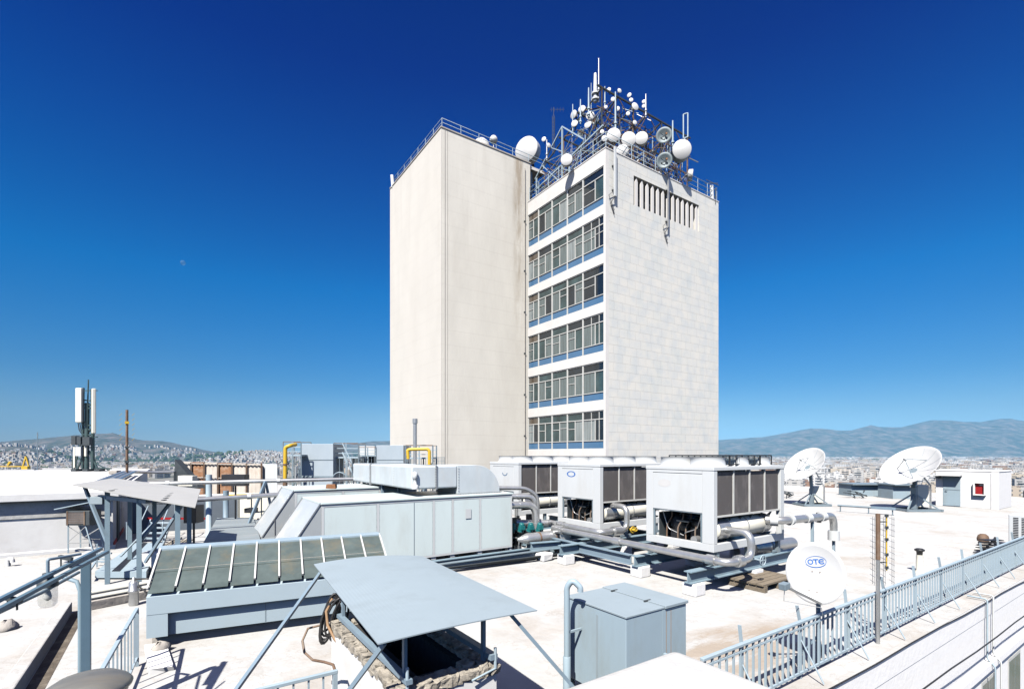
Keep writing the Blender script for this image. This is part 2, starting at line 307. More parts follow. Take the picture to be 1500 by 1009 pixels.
# window face, facing -X: corner pier, bands, windows
ye = TY + 9.25
b = MB(); b.box(TX, TX + .3, TY + .002, TY + .2, -4, TZ); part('corner_pier', b, 'fascia_white', tw)
b = MB(); b.box(TX, TX + .36, TY + .2, ye, TZ - 1.13, TZ + .002); part('parapet_fascia', b, 'fascia_white', tw, .02)
b = MB(); b.box(TX - .03, TX + 13.45, TY - .03, TY + .3, TZ + .003, TZ + .07); b.box(TX - .03, TX + .3, TY + .3, ye, TZ + .003, TZ + .07); b.box(TX + 13.1, TX + 13.45, TY + .3, TY + 20, TZ + .003, TZ + .07); part('coping', b, 'fascia_white', tw)
bays = [.2, 2.4, 4.16, 6.03, 7.81, 9.25]
rnd = random.Random(11)
for k in range(6):
    zt = TZ - 1.13 - 3.45 * k
    b = MB(); b.box(TX, TX + .36, TY + .2, ye, zt - 3.45, zt - 2.74); part('floor_band', b, 'fascia_white', tw, .015)
    for j in range(5):
        y0, y1 = TY + bays[j], TY + bays[j + 1]; X = TX + .075
        b = MB()
        for yy in (y0 + .03, y1 - .03): b.box(X - .035, X + .07, yy - .03, yy + .03, zt - 2.74, zt)
        b.box(X - .03, X + .07, y0 + .06, y1 - .06, zt - .06, zt)
        b.box(X - .025, X + .07, y0 + .06, y1 - .06, zt - .64, zt - .58)
        b.box(X - .045, X + .07, y0 + .06, y1 - .06, zt - 2.17, zt - 2.12)
        b.box(X - .02, X + .07, y0 + .06, y1 - .06, zt - 2.74, zt - 2.70)
        ym = y0 + (y1 - y0) * (.5 if j else .42)
        b.box(X - .02, X + .07, ym - .03, ym + .03, zt - 2.12, zt - .64)
        if j == 0 and k % 2: b.box(X - .015, X + .06, y0 + .5, y0 + .54, zt - 2.12, zt - .06); b.box(X - .015, X + .06, y0 + 1.3, y0 + 1.34, zt - 2.12, zt - .06)
        if rnd.random() < .5: b.box(X - .012, X + .06, ym + .03, y1 - .06, zt - 1.24, zt - 1.2)
        if rnd.random() < .35: b.box(X - .012, X + .06, y0 + .06, ym - .03, zt - 1.14, zt - 1.1)
        w = part('window', b, 'frame_metal', tw)
        b = MB(); b.box(X + .012, X + .03, y0 + .062, y1 - .062, zt - 2.70, zt - 2.172); part('spandrel', b, 'blue_panel', w)
        def pane(a, c, z0, z1, m, tilt=0):
            q = MB(); q.add([(X + .03 + tilt, a, z0), (X + .03, c, z0), (X + .03, c, z1), (X + .03 + tilt, a, z1)], [(3, 2, 1, 0)]); part('pane', q, m, w)
        if j == 4: up_m = 'glass_brown'
        elif j == 0: up_m = 'glass_dark'
        else: up_m = 'glass_green' if rnd.random() < .7 else 'glass_dark'
        if k == 0 and j == 1: up_m = 'glass_dark'
        pane(y0 + .06, y1 - .06, zt - .58, zt - .06, up_m, rnd.uniform(-.004, .004))
        for (a, c, near) in ((y0 + .06, ym - .03, 1), (ym + .03, y1 - .06, 0)):
            if j == 0 and near: m = rnd.choice(['glass_dark', 'glass_green'])
            else: m = rnd.choice(['glass_curtain', 'glass_curtain', 'glass_curtain', 'glass_pale', 'glass_green', 'glass_green', 'glass_dark'])
            pane(a, c, zt - 2.12, zt - .64, m, rnd.uniform(-.006, .006))
b = MB(); b.box(TX, TX + .36, TY + .2, ye, -4, TZ - 1.13 - 3.45 * 6); part('base_wall', b, 'plaster_white', tw)
b = MB(); b.box(TX - .02, TX + .1, TY + 4.6, TY + 7.2, .85, 1.3); part('wall_vent', b, 'dark_steel', tw)
# the taller blank block
LX, LZ = TX - 8.18, 28.4
b = MB(); b.box(LX + .04, TX + .25, ye, TY + 20, -4, LZ); part('stair_block', b, 'tower_side', tw)
b = MB(); b.box(LX, LX + .04, ye - .003, TY + 20, -4, LZ); part('stair_block_wall', b, 'tower_plaster', tw, label='brighter blank left wall of the taller block')
b = MB(); b.box(LX - .05, TX + .3, ye - .05, ye + .35, LZ, LZ + .1); b.box(LX - .05, LX + .35, ye + .35, TY + 20, LZ, LZ + .1); b.box(LX + .35, TX + .3, ye + .35, TY + 20, LZ, LZ + .03); part('stair_block_coping', b, 'concrete', tw)
b = MB(); b.box(LX + .3, LX + .34, ye - .02, ye, -4, LZ); b.box(LX + .52, LX + .55, ye - .012, ye, -4, LZ); part('joint_strip', b, 'concrete', tw)
b = MB(); b.tube([(TX - .35, ye - .06, -2), (TX - .35, ye - .06, LZ - .6)], .04, 6); part('conduit', b, 'concrete', tw)
for zz in (23.2, 19.0, 15.5, 12, 8.5, 5, 1.6):
    b = MB(); b.box(TX - .42, TX - .28, ye - .1, ye, zz, zz + .12); part('conduit_clip', b, 'dark_steel', tw)
b = MB(); b.box(TX + .25, TX + 1.9, ye + .1, ye + 3, LZ - .35, LZ - .1); part('roof_slab', b, 'fascia_white', tw)
b = MB(); b.box(TX + .26, TX + .75, ye + .35, ye + .5, TZ + .1, LZ - .36); part('grey_panel', b, 'blue_grey', tw)
railing(tw, [(LX + .12, TY + 19.8, LZ + .1), (LX + .12, ye + .12, LZ + .1), (TX + 1.8, ye + .12, LZ + .1)], 0.72, r=.024, m='rail_pale')
railing(tw, [(TX + .12, ye - .1, TZ + .07), (TX + .12, TY + .1, TZ + .07), (TX + 13.3, TY + .1, TZ + .07), (TX + 13.3, TY + 12, TZ + .07)], 1.15, rails=(1., .66, .33), r=.026, m='rail_pale', step=1.3)
# two down-hanging tubes on the marble face
for nm, px, z0, z1, lab in (('cable_duct', 897.5, 21.7, 25.2, 'white cable duct hanging over the marble face beside the corner'), ('cable_duct', 975.5, 21.0, 25.2, 'grey cable duct hanging across the row of stone fins')):
    s = ((px - CX) / F * 35 - 6.57) / (.825 - .565 * (px - CX) / F); x = TX + s
    r_ = thing(nm, lab, 'cable duct', (x, TY - .3, z0))
    b = MB(); w_ = .085 if px < 950 else .05; b.box(x - w_, x + w_, TY - .28, TY - .16, z0, z1); part('duct', b, 'paint_white' if px < 950 else 'galv', r_)
    b = MB(); b.tube([(x, TY - .2, z0), (x - .3, TY - .08, z0 - .5), (x + .1, TY - .06, z0 - 1.2)], .03, 5); b.tube([(x - .05, TY - .15, z0 + .4), (x - .5, TY - .1, z0), (x + .1, TY - .06, z0 - .9)], .02, 5); part('loose_cable', b, 'cable_black', r_)
    b = MB(); b.box(x - .13, x + .13, TY - .16, TY - .003, z1 - 1.3, z1 - 1.2); b.box(x - .13, x + .13, TY - .16, TY - .003, z0 + .5, z0 + .6); part('bracket', b, 'galv', r_)
# ---------------------------------------------------------------- the antenna frame on the roof
fx0, fx1, fy0, fy1, fz0, fz1 = TX + 1.9, TX + 12.3, TY + 2.3, TY + 11.3, TZ, TZ + 6.4
fr = thing('antenna_frame', 'rusty steel lattice frame crowded with antennas on the tower roof', 'steel frame', (fx0, fy0, fz0))
nx, ny, nz = 6, 4, 4
XS = [fx0 + (fx1 - fx0) * i / nx for i in range(nx + 1)]; YS = [fy0 + (fy1 - fy0) * i / ny for i in range(ny + 1)]; ZS = [fz0, fz0 + 1.5, fz0 + 3.1, fz0 + 4.8, fz1]
zt_ = lambda y: 1.0 - .5 * max(0, (y - YS[0]) / (YS[-1] - YS[0]))
P = lambda i, j, k: Vector((XS[i], YS[j], fz0 + (ZS[k] - fz0) * zt_(YS[j])))
for i in range(0, nx + 1, 2):
    for j in range(0, ny + 1, 2):
        b = MB(); b.bar(P(i, j, 0), P(i, j, nz), .09); part('post', b, 'rusty_brown' if (i + j) % 4 else 'dark_steel', fr)
for j in range(ny + 1):
    for k in range(1, nz + 1):
        b = MB(); b.bar(P(0, j, k) - Vector((.5, 0, 0)), P(nx, j, k) + Vector((.4, 0, 0)), .11 if k == nz else .06); part('beam', b, 'dark_steel' if k == nz else 'rusty_brown', fr)
for i in range(nx + 1):
    for k in range(1, nz + 1):
        b = MB()
        for j in range(ny): b.bar(P(i, j, k), P(i, j + 1, k), .09 if k == nz else .055)
        part('cross_beam', b, 'dark_steel' if k == nz else ('galv' if i in (0, 3) else 'rusty_brown'), fr)
for j in range(ny + 1):
    b = MB()
    for i in range(nx):
        for k in range(nz):
            if (i + k + j) % 2: b.bar(P(i, j, k), P(i + 1, j, k + 1), .045)
            else: b.bar(P(i + 1, j, k), P(i, j, k + 1), .045)
    part('bracing', b, ('rusty_brown', 'dark_steel', 'galv')[j % 3], fr)
for i in range(nx + 1):
    b = MB()
    for j in range(ny):
        for k in range(nz):
            if (i + k + j) % 2: b.bar(P(i, j, k), P(i, j + 1, k + 1), .055)
            else: b.bar(P(i, j + 1, k), P(i, j, k + 1), .055)
    part('bracing', b, 'steel' if i == 0 else ('rusty_brown' if i % 2 else 'dark_steel'), fr)
rnd = random.Random(5)
for m_ in ('galv', 'rusty_brown', 'rail_pale', 'dark_steel', 'rusty_brown', 'dark_steel'):
    b = MB(); n_ = 0
    while n_ < 185:
        i, j, k = rnd.randrange(nx), rnd.choice([0, 0, 1, 2, 3]), rnd.randrange(nz); p0 = P(i, j, k) + Vector((rnd.uniform(0, 1.6), rnd.uniform(0, 2.), rnd.uniform(0, 1.2)))
        if rnd.random() < .45: p1 = p0 + UP * rnd.uniform(.6, 1.8)
        else: p1 = p0 + Vector((rnd.uniform(-1.3, 1.3), rnd.uniform(-1.3, 1.3), rnd.uniform(-1.2, 1.2)))
        top_ = fz0 + 6.3 * zt_(max(p0.y, p1.y))
        if min(p0.z, p1.z) < fz0 or max(p0.z, p1.z) > top_: continue
        b.bar(p0, p1, rnd.choice([.03, .04, .06])); n_ += 1
    part('small_struts', b, m_, fr)['kind'] = 'stuff'
for q in range(26):
    p0 = P(rnd.randrange(nx), rnd.randrange(ny), nz - 2) + Vector((rnd.uniform(0, 1.6), rnd.uniform(0, 1.5), 0)); b = MB(); b.tube([p0, p0 + UP * rnd.uniform(1.4, 3.4)], .022, 5); part('thin_rod', b, 'galv', fr)
b = MB()
for q in range(26):
    p0 = Vector((rnd.uniform(fx0, fx1), rnd.uniform(fy0, fy1), fz0 + rnd.uniform(2, 5))); p1 = p0 + Vector((rnd.uniform(-2, 2), rnd.uniform(-1, 1), -rnd.uniform(1, 3)))
    m_ = (p0 + p1) / 2 - Vector((0, 0, .5)); b.tube([p0, p0.lerp(m_, .6), m_, p1], .035, 5)
part('cables', b, 'cable_black', fr)['kind'] = 'stuff'
# tower-side grey outrigger frame on the left of the lattice
og = thing('outrigger_frame', 'pale grey braced steel frame on the tower roof, left of the rusty lattice', 'steel frame', (TX + .6, TY + 5.5, TZ))
b = MB(); A = lambda y, z: Vector((TX + .75, y, z))
b.bar(A(TY + 5.6, TZ), A(TY + 5.6, TZ + 4.8), .1); part('post', b, 'rail_pale', og)
b = MB(); b.bar(A(TY + 9.0, TZ), A(TY + 9.0, TZ + 2.2), .1); part('post', b, 'rail_pale', og)
b = MB(); b.bar(A(TY + 5.6, TZ + 4.8), A(TY + 9.2, TZ + 2.2), .09); b.bar(A(TY + 5.6, TZ + 4.8), A(TY + 3.0, TZ + 2.4), .09); b.bar(A(TY + 1.0, TZ + 2.4), A(TY + 9.2, TZ + 1.2), .1); part('beam', b, 'rail_pale', og)
b = MB(); b.bar(A(TY + 5.6, TZ + .2), A(TY + 8.2, TZ + 2.9), .06); b.bar(A(TY + 5.6, TZ + 2.8), A(TY + 7.0, TZ + 3.8), .06); b.bar(A(TY + 5.6, TZ + 1.4), A(TY + 3.6, TZ + .1), .06); b.bar(A(TY + 4.4, TZ + .2), A(TY + 3.0, TZ + 2.4), .06); part('bracing', b, 'rail_pale', og)
# ---------------------------------------------------------------- antennas (each proto faces +Z with its mount behind)
def proto_drum():
    o = thing('drum_antenna', 'x', 'antenna', (0, 0, 0))
    b = MB(); b.lathe([(.30, -.42), (.47, -.36), (.5, -.3), (.5, 0)], n=28); part('shroud', b, 'radome', o)
    b = MB(); b.lathe([(.505, -.03), (.505, .01), (.49, .025), (0.001, .05)], n=28); part('radome', b, 'radome', o)
    b = MB(); b.lathe([(.12, -.6), (.12, -.42)], n=10); b.bar((0, 0, -.55), (.0, -.45, -.62), .09); part('mount', b, 'dark_steel', o); return o
def proto_dark():
    o = thing('drum_antenna', 'x', 'antenna', (0, 0, 0))
    b = MB(); b.lathe([(.30, -.62), (.47, -.56), (.5, -.5), (.5, 0)], n=28); part('shroud', b, 'dish_grey', o)  # shade on this drum's shroud is put into its grey colour
    b = MB(); b.lathe([(.505, -.03), (.505, .01), (.49, .025), (0.001, .05)], n=28); part('radome', b, 'radome', o)
    b = MB(); b.lathe([(.12, -.8), (.12, -.62)], n=10); b.bar((0, 0, -.75), (.0, -.45, -.82), .09); part('mount', b, 'dark_steel', o); return o
def proto_small():
    o = thing('small_antenna', 'x', 'antenna', (0, 0, 0))
    b = MB(); b.lathe([(.10, -.26), (.34, -.18), (.48, -.08), (.5, -.05), (.5, 0), (.47, .02), (.001, .05)], n=20); part('radome', b, 'radome', o)
    b = MB(); b.box(-.18, .18, -.18, .18, -.52, -.26); part('radio_box', b, 'concrete', o)
    b = MB(); b.bar((0, 0, -.45), (.0, -.7, -.6), .1); part('mount', b, 'dark_steel', o); return o
def proto_open():
    o = thing('open_dish', 'x', 'antenna', (0, 0, 0))
    b = MB(); pr = [(.02, -.10), (.2, -.085), (.36, -.05), (.5, 0)]; b.lathe(pr + [(.51, -.01), (.37, -.09), (.2, -.13), (.02, -.15)], n=28); part('reflector', b, 'dish_grey', o)
    b = MB(); b.tube([(-.2, -.1, -.06), (.03, -.12, .05), (.12, .25, .06)], .028, 6); b.tube([(-.3, .22, -.1), (.2, .12, .1)], .012, 5); part('feed', b, 'dark_steel', o)
    b = MB(); b.lathe([(.06, .04), (.06, .12)], (.16, .02, 0), n=8); part('feed_cap', b, 'rust', o)
    b = MB(); b.box(-.15, .15, -.2, .2, -.42, -.23); part('mount', b, 'dark_steel', o); return o
PR = {'drum': proto_drum(), 'dark': proto_dark(), 'small': proto_small(), 'open': proto_open()}
kids_index()
used = set()
def antenna(kind, px, py, dpx, d, n, label):
    pr = PR[kind]; pos = W(px, py, d); q = DIR(*n).to_track_quat('Z', 'Y'); s = dpx / F * d
    if kind in used: o = dup(pr, pos, label, q, s)
    else:
        used.add(kind); o = pr; o.location = pos; o.rotation_mode = 'QUATERNION'; o.rotation_quaternion = q; o.scale = (s,) * 3; o['label'] = label
    o['group'] = 'antennas on the tower roof'; return o
antenna('drum', 771, 219, 36, 43.6, (-.45, -0.05, .85), 'largest white drum antenna, at the meeting of the two tower blocks')
antenna('drum', 830, 234, 17, 37.2, (-.2, 0.00, .9), 'white drum antenna behind the railing above the top windows, between outrigger posts')
antenna('drum', 899, 198, 20, 37, (-.12, -0.06, .9), 'white drum antenna over the tower corner, leftmost of the row of three')
antenna('drum', 921, 204, 21, 37, (-.12, -0.06, .9), 'white drum antenna, middle of the row of three above the marble face')
antenna('drum', 939.5, 202.5, 18.5, 37.8, (-.25, -0.06, .9), 'white drum antenna, rightmost of the row of three above the marble face')
antenna('drum', 912, 221, 18, 36.6, (-.1, -0.06, .9), 'white drum antenna half hidden behind the tower coping near the corner')
antenna('open', 972.5, 198, 23, 38.6, (-.3, -0.05, .9), 'upper of the two open grey dishes on the right of the lattice')
antenna('open', 973, 235, 23, 38.0, (-.3, -0.05, .9), 'lower of the two open grey dishes, just above the marble face')
antenna('dark', 999, 219, 27, 38.6, (-.10, -.14, .95), 'large white drum antenna with shade painted on its deep shroud at the right of the lattice')
antenna('drum', 1014, 257, 16, 41.0, (.95, -0.10, .25), 'white drum antenna facing right near the right end of the roof railing')
antenna('open', 850.5, 195, 11, 41.5, (-.5, -.05, .85), 'grey open dish inside the lattice behind the left slope, lower one')
antenna('open', 871, 176, 12, 41, (-.4, -.05, .85), 'grey open dish inside the lattice under the top corner')
antenna('small', 840, 168, 12, 40, (-.75, -0.05, .6), 'narrow white antenna, leftmost on the upper left slope of the lattice')
antenna('small', 852.5, 160, 11, 40, (-.35, 0.05, .9), 'round white antenna, topmost of the left slope of the lattice')
antenna('small', 841.5, 181, 10, 39.5, (-.4, 0.05, .9), 'round white antenna, lowest of the left slope of the lattice')
antenna('small', 864.5, 169.5, 12.5, 39, (-.2, -0.06, .9), 'white antenna left of the lattice corner, upper of a close pair')
antenna('small', 861, 182.5, 11, 39, (-.5, 0.05, .8), 'tilted white antenna left of the lattice corner, lower of a close pair')
antenna('small', 907.6, 133, 6.5, 38.5, (.3, 0.00, .9), 'tiny white antenna standing highest above the lattice top beam')
antenna('small', 898, 145.5, 6.5, 38.5, (-.2, 0.00, .9), 'tiny white antenna just under the top beam right of the tallest masts')
antenna('small', 891.5, 132, 7, 38.5, (-.5, 0.00, .8), 'tiny antenna on the top corner of the lattice, beside the tallest masts')
antenna('small', 921.7, 139.5, 6.5, 39, (-.5, 0.00, .8), 'tiny white antenna above the top beam, upper of a stacked pair at mid beam')
antenna('small', 924.6, 146.5, 6, 39, (-.1, 0.00, .9), 'tiny white antenna above the top beam, lower of a stacked pair at mid beam')
antenna('small', 930.6, 156, 11.5, 39, (.35, 0.05, .85), 'round white antenna on the middle of the lattice top beam')
antenna('small', 943, 149, 5.5, 39.5, (-.4, 0.00, .9), 'tiny white antenna on the thin right mast, upper of two')
antenna('small', 943, 155.5, 5.5, 39.5, (-.4, 0.00, .9), 'tiny white antenna on the thin right mast, lower of two')
antenna('small', 904.4, 159.5, 7, 38.5, (-.3, 0.00, .9), 'small white antenna inside the lattice above the row of three drums')
antenna('small', 920, 166.6, 6, 39, (-.2, 0.00, .9), 'small white antenna inside the lattice under the middle of the top beam')
antenna('small', 930, 179.6, 6.5, 38.5, (.2, 0.00, .9), 'small white antenna inside the lattice above the rightmost drum of three')
antenna('small', 882, 193, 6, 37.5, (-.2, 0.00, .9), 'small white antenna left of the three drums, upper of two')
antenna('small', 885.7, 203, 9, 37, (-.1, -0.06, .9), 'small white antenna left of the three drums, lower of two')
antenna('small', 887.5, 157, 5, 38, (-.3, 0.00, .9), 'tiny white antenna inside the lattice below its top corner')
antenna('small', 796.6, 204, 7, 41, (-.4, 0.00, .9), 'small white antenna right of the largest drum, upper of two')
antenna('small', 803.7, 213, 7, 41, (.4, 0.00, .9), 'small white antenna right of the largest drum, lower of two')
# round radome and dome behind the left parapet
p = W(723, 205, 41.0); r_ = thing('round_radome', 'white ball radome on a short post behind the taller block railing', 'antenna', (p.x, p.y, LZ + .1))
b = MB(); b.lathe([(.001, -.33), (.2, -.27), (.31, -.12), (.33, 0), (.31, .12), (.2, .27), (.001, .33)], p, n=20); part('ball', b, 'radome', r_)
b = MB(); b.tube([(p.x, p.y, LZ + .05), p], .05, 8); part('post', b, 'galv', r_)
p = C3((705 - CX) / F * 41.4, 41.4, LZ + .0); r_ = thing('dish_back', 'pale dome of a dish showing over the taller block parapet', 'antenna', p)
b = MB(); b.lathe([(.75, .2), (.72, .6), (.6, .95), (.35, 1.18), (.001, 1.25)], p, n=24); part('dome', b, 'radome', r_)
b = MB(); b.lathe([(.3, -.1), (.3, .2)], p, n=12); part('base', b, 'galv', r_)
# masts
def mast(name, px, y0, y1, d, r, label, m='galv'):
    a, c = W(px, y1, d), W(px, y0, d); b = MB(); b.tube([a, a.lerp(c, .55), c], [r, r, r * .7], 8)
    for t in (.1, .3): q = a.lerp(c, t); b.lathe([(r * 1.8, -.06), (r * 1.8, .06)], q, n=8)
    return solo(name, b, m, label, 'mast')
mast('mast', 877, 86, 150, 38.5, .055, 'tallest thin grey mast above the lattice corner')
mast('whip_antenna', 872, 108, 150, 38.5, .16, 'thick white rod antenna beside the tallest mast', 'paint_white')
mast('mast', 862.3, 129, 172, 39, .07, 'pale mast left of the thick white rod antenna', 'rail_pale')
mast('mast', 866, 122, 165, 39.5, .03, 'thin rod just left of the thick white rod antenna', 'rail_pale')
mast('mast', 850.3, 146, 182, 39.5, .06, 'pale mast behind the topmost antenna of the left slope', 'rail_pale')
mast('mast', 839, 153, 200, 40, .05, 'pale mast holding the leftmost antenna of the left slope', 'rail_pale')
mast('mast', 946, 138, 172, 39.5, .06, 'thin grey mast with two tiny antennas right of the lattice middle')
mast('mast', 901.5, 135, 200, 38, .07, 'grey mast carrying the leftmost of the three drums', 'rail_pale')
mast('mast', 985.4, 177, 222, 39, .07, 'grey mast right of the upper open dish', 'rail_pale')
mast('mast', 886, 127, 160, 38.2, .05, 'short pale mast at the lattice top corner', 'rail_pale')
mast('mast', 801, 205, 235, 41, .06, 'short grey mast with two small antennas right of the largest drum')
p0, p1 = W(1001, 168, 40), W(1001, 203, 40); o_ = W(1007.5, 166, 40) - W(1001, 168, 40)
b = MB(); b.pipe([p0, p1, p1 + o_, p0 + o_, p0], .055, .05, 8); b.bar(p1 + o_ * .5, W(995, 212, 39.5), .06); solo('loop_antenna', b, 'rail_pale', 'tall rectangular loop antenna at the right top of the lattice', 'antenna')
p = W(811, 225, 42); r_ = thing('lattice_mast', 'slim dark mast with a small yagi on top, left of the lattice', 'mast', p)
b = MB()
for k in range(3):
    o_ = Vector((math.cos(k * 2.1), math.sin(k * 2.1), 0)) * .11; b.tube([p + o_, p + o_ + UP * 3.2], .02, 5)
for k in range(9): b.bar(p + Vector((.1, 0, k * .35)), p + Vector((-.06, .09, k * .35 + .3)), .018)
part('lattice', b, 'dark_steel', r_)
b = MB(); t_ = p + UP * 3.2; b.tube([t_, t_ + UP * .7], .02, 5); b.tube([t_ + UP * .5 - RT * .3, t_ + UP * .5 + RT * .9], .015, 5)
for k in range(5): q = t_ + UP * .5 + RT * (-.2 + .25 * k); b.tube([q - UP * .2, q + UP * .2], .01, 4)
part('yagi', b, 'dark_steel', r_)
for px, py, d, lab, lean in ((575.5, 275, 46.4, 'white panel antenna leaning at the far left corner of the taller block', -.08), (1043, 292, 42.3, 'white panel antenna at the right corner of the tower roof', -.04)):
    p = W(px, py, d); r_ = thing('panel_antenna', lab, 'antenna', p)
    ax = UP + RT * lean; b = MB(); b.obox(p + ax * .6, RT * .13, FW * .06, ax * .58); part('panel', b, 'paint_white', r_, .02)
    b = MB(); b.tube([p + RT * .3 - UP * .4, p + RT * .3 + UP * .9], .035, 6); b.bar(p + RT * .3 + UP * .2, p + UP * .2, .04); b.bar(p + RT * .3 + UP * .8, p + UP * .8, .04); part('bracket', b, 'dark_steel', r_)
    if px > 900:
        b = MB(); q = p + UP * 1.35; b.bar(q - RT * .6, q + RT * .5, .05); b.bar(q - RT * .5 + UP * .3, q + RT * .6 - UP * .2, .04); part('yagi', b, 'dark_steel', r_)
# ================================================================ ROOF DECK AND ITS BUILDING
EY = 3.45
b = MB(); b.box(-60, 52, EY, 62, -.4, 0); structure('roof', b, 'roof_white')
fa = thing('roof_edge_wall', 'white outer wall of the building dropping away below the railing, with ledge and windows', 'wall', (20, EY, -44))
b = MB(); b.box(4.2, 51.9, EY + .004, 61.9, -44, -.402); b.box(-59.9, 4.19, -6, 61.9, -44, -.402); part('wall', b, 'hut_white', fa)
b = MB(); b.box(4.2, 52, EY - .14, EY + .05, -1.62, -1.42); part('ledge', b, 'hut_white', fa, .02)
b = MB(); b.box(4.2, 52, EY - .008, EY - .002, -.41, -.012); part('edge_strip', b, 'hut_white', fa)
for i in range(14):
    x = 11.0 + i * 2.4
    b = MB(); b.box(x, x + 1.25, EY - .011, EY + .003, -3.6, -1.9); w = part('window', b, 'frame_metal', fa)
    b = MB(); b.box(x + .07, x + .6, EY - .02, EY - .012, -3.5, -1.98); b.box(x + .66, x + 1.18, EY - .02, EY - .012, -3.5, -1.98); part('pane', b, 'glass_curtain', w)
for px in (1441, 1450):
    x = EY / (.825 - .565 * (px - CX) / F) * ((px - CX) / F * .825 + .565)
    b = MB(); b.pipe([(x, EY + .3, .06), (x, EY - .06, .06), (x, EY - .06, -1.35), (x, EY - .2, -1.5), (x, EY - .2, -8)], .018, .06, 8)
    solo('downpipe', b, 'paint_white' if px > 1445 else 'rail_pale', 'white pipe running down the outer wall below the railing' if px > 1445 else 'blue grey pipe running down the outer wall below the railing', 'pipe')
for k, (z0, z1, x0, x1, r, lab) in enumerate(((.35, .12, 5.0, 30, .012, 'upper black cable strung along the roof edge'), (-.28, -.45, 4.3, 30, .014, 'lower black cable strung below the roof edge'))):
    pts = [Vector((x0 + (x1 - x0) * t / 16, EY - .03 - .3 * k, z0 + (z1 - z0) * t / 16 - .28 + (.02 * math.sin(t * 1.7)))) for t in range(17)]
    b = MB(); b.tube(pts, r, 6); solo('cable', b, 'cable_black', lab, 'cable')
b = MB(); b.add([(24.6, 4.2, .0), (24.6, 24, .0), (24.78, 24, .09), (24.78, 4.2, .09), (25.0, 4.2, .09), (25.0, 24, .09), (25.2, 4.2, 0), (25.2, 24, 0)], [(0, 3, 2, 1), (3, 4, 5, 2), (4, 6, 7, 5), (0, 6, 4, 3), (1, 2, 5, 7)])
solo('roof_kerb', b, 'roof_white', 'low white raised seam crossing the roof in front of the two satellite dishes', 'kerb')
b = MB(); b.box(51.6, 52, EY + .3, 62, .004, .3); b.box(38.6, 51.6, 30, 30.3, .004, .35); solo('roof_upstand', b, 'plaster_white', 'low white upstand along the far edge of the roof behind the dishes', 'parapet')
# wing the photographer stands on: its corner shows at the bottom
b = MB(); b.box(-6, 4.15, -6, 3.2, -.396, 1.59)
o = solo('white_parapet', b, 'parapet_white', 'rounded white masonry corner in the foreground in front of the blue grey cabinet', 'parapet'); bevel(o, .14); o.modifiers['bevel'].segments = 5
# ---------------------------------------------------------------- railing along the right edge
RY = 3.85
rl = thing('roof_railing', 'blue grey baluster railing running along the right roof edge', 'railing', (5.55, RY, 0))
x0, x1 = 5.55, 34.0
b = MB(); b.box(x0, x1, RY - .03, RY + .03, .88, .92); part('handrail', b, 'rail_pale', rl, .006)
b = MB(); b.box(x0, x1, RY - .012, RY + .012, .79, .815); part('upper_rail', b, 'rail_pale', rl)
b = MB(); b.box(x0, x1, RY - .015, RY + .015, .09, .125); part('bottom_rail', b, 'rail_pale', rl)
xs = []; x = x0 + .06
while x < x1: xs.append(x); x += .16
first = None
for i, x in enumerate(xs[:98]):
    if first is None:
        b = MB(); b.box(x - .011, x + .011, RY - .014, RY + .014, .126, .879); first = part('baluster', b, 'rail_pale', rl)
    else:
        c = first.copy(); COL.objects.link(c); c.location = (x - xs[0], 0, 0)
b = MB()
for x in xs[98:]: b.box(x - .011, x + .011, RY - .014, RY + .014, .126, .879)
o = part('far_balusters', b, 'rail_pale', rl); o['kind'] = 'stuff'
for i in range(18):
    x = 6.5 + i * 1.62
    b = MB(); lean = .06 if i % 2 else -.02
    b.bar((x, RY + .035, -.0), (x, RY + .035, .9), .04); b.bar((x, RY + .035, .86), (x - .02 - lean * .5, RY + .06, 1.14), .045, .018)
    b.tube([(x, RY + .03, .62), (x + .02, RY - .3, .03)], .012, 5)
    part('post', b, 'rail_pale', rl)
# ---------------------------------------------------------------- dish with the blue oval emblem
dpos = W(1194, 839, 8.0); base = G(1203, 972, 0)
base = dpos - DIR(-.62, .20, .76) * .34
oz = thing('satellite_dish', 'white offset satellite dish with a blue oval emblem beside the railing', 'satellite dish', (base.x, base.y, 0))
n = DIR(-.62, .20, .76); u = n.cross(UP).normalized() * -1; u = RT - n * RT.dot(n); u.normalize(); v = n.cross(u); v = v if v.z > 0 else -v
RA, RB = .43, .50
def on_dish(a, c, off=0): return dpos + u * a * .98 + v * c * .98 + n * (.09 * ((a / RA) ** 2 + (c / RB) ** 2 - 1) + off)
def dish_mesh(off, rr=8, nn=40, scale=1.0):
    vs = [on_dish(0, 0, off)]; fs = []
    for i in range(1, rr + 1):
        for k in range(nn):
            a = 2 * math.pi * k / nn; vs.append(on_dish(RA * i / rr * math.cos(a) * scale, RB * i / rr * math.sin(a) * scale, off))
    for k in range(nn): fs.append((0, 1 + k, 1 + (k + 1) % nn))
    for i in range(rr - 1):
        for k in range(nn): a, c = 1 + i * nn + k, 1 + i * nn + (k + 1) % nn; fs.append((a, a + nn, c + nn, c))
    return vs, fs
b = MB(); vs, fs = dish_mesh(0); b.add(vs, fs, True); vs2, fs2 = dish_mesh(-.012); b.add(vs2, [f[::-1] for f in fs2], True)
m0 = len(vs); nn = 40; o1 = m0 - nn; b.s += [False] * nn; b.f += [(o1 + k, o1 + m0 + k, o1 + m0 + (k + 1) % nn, o1 + (k + 1) % nn) for k in range(nn)]
part('reflector', b, 'dish_white', oz)
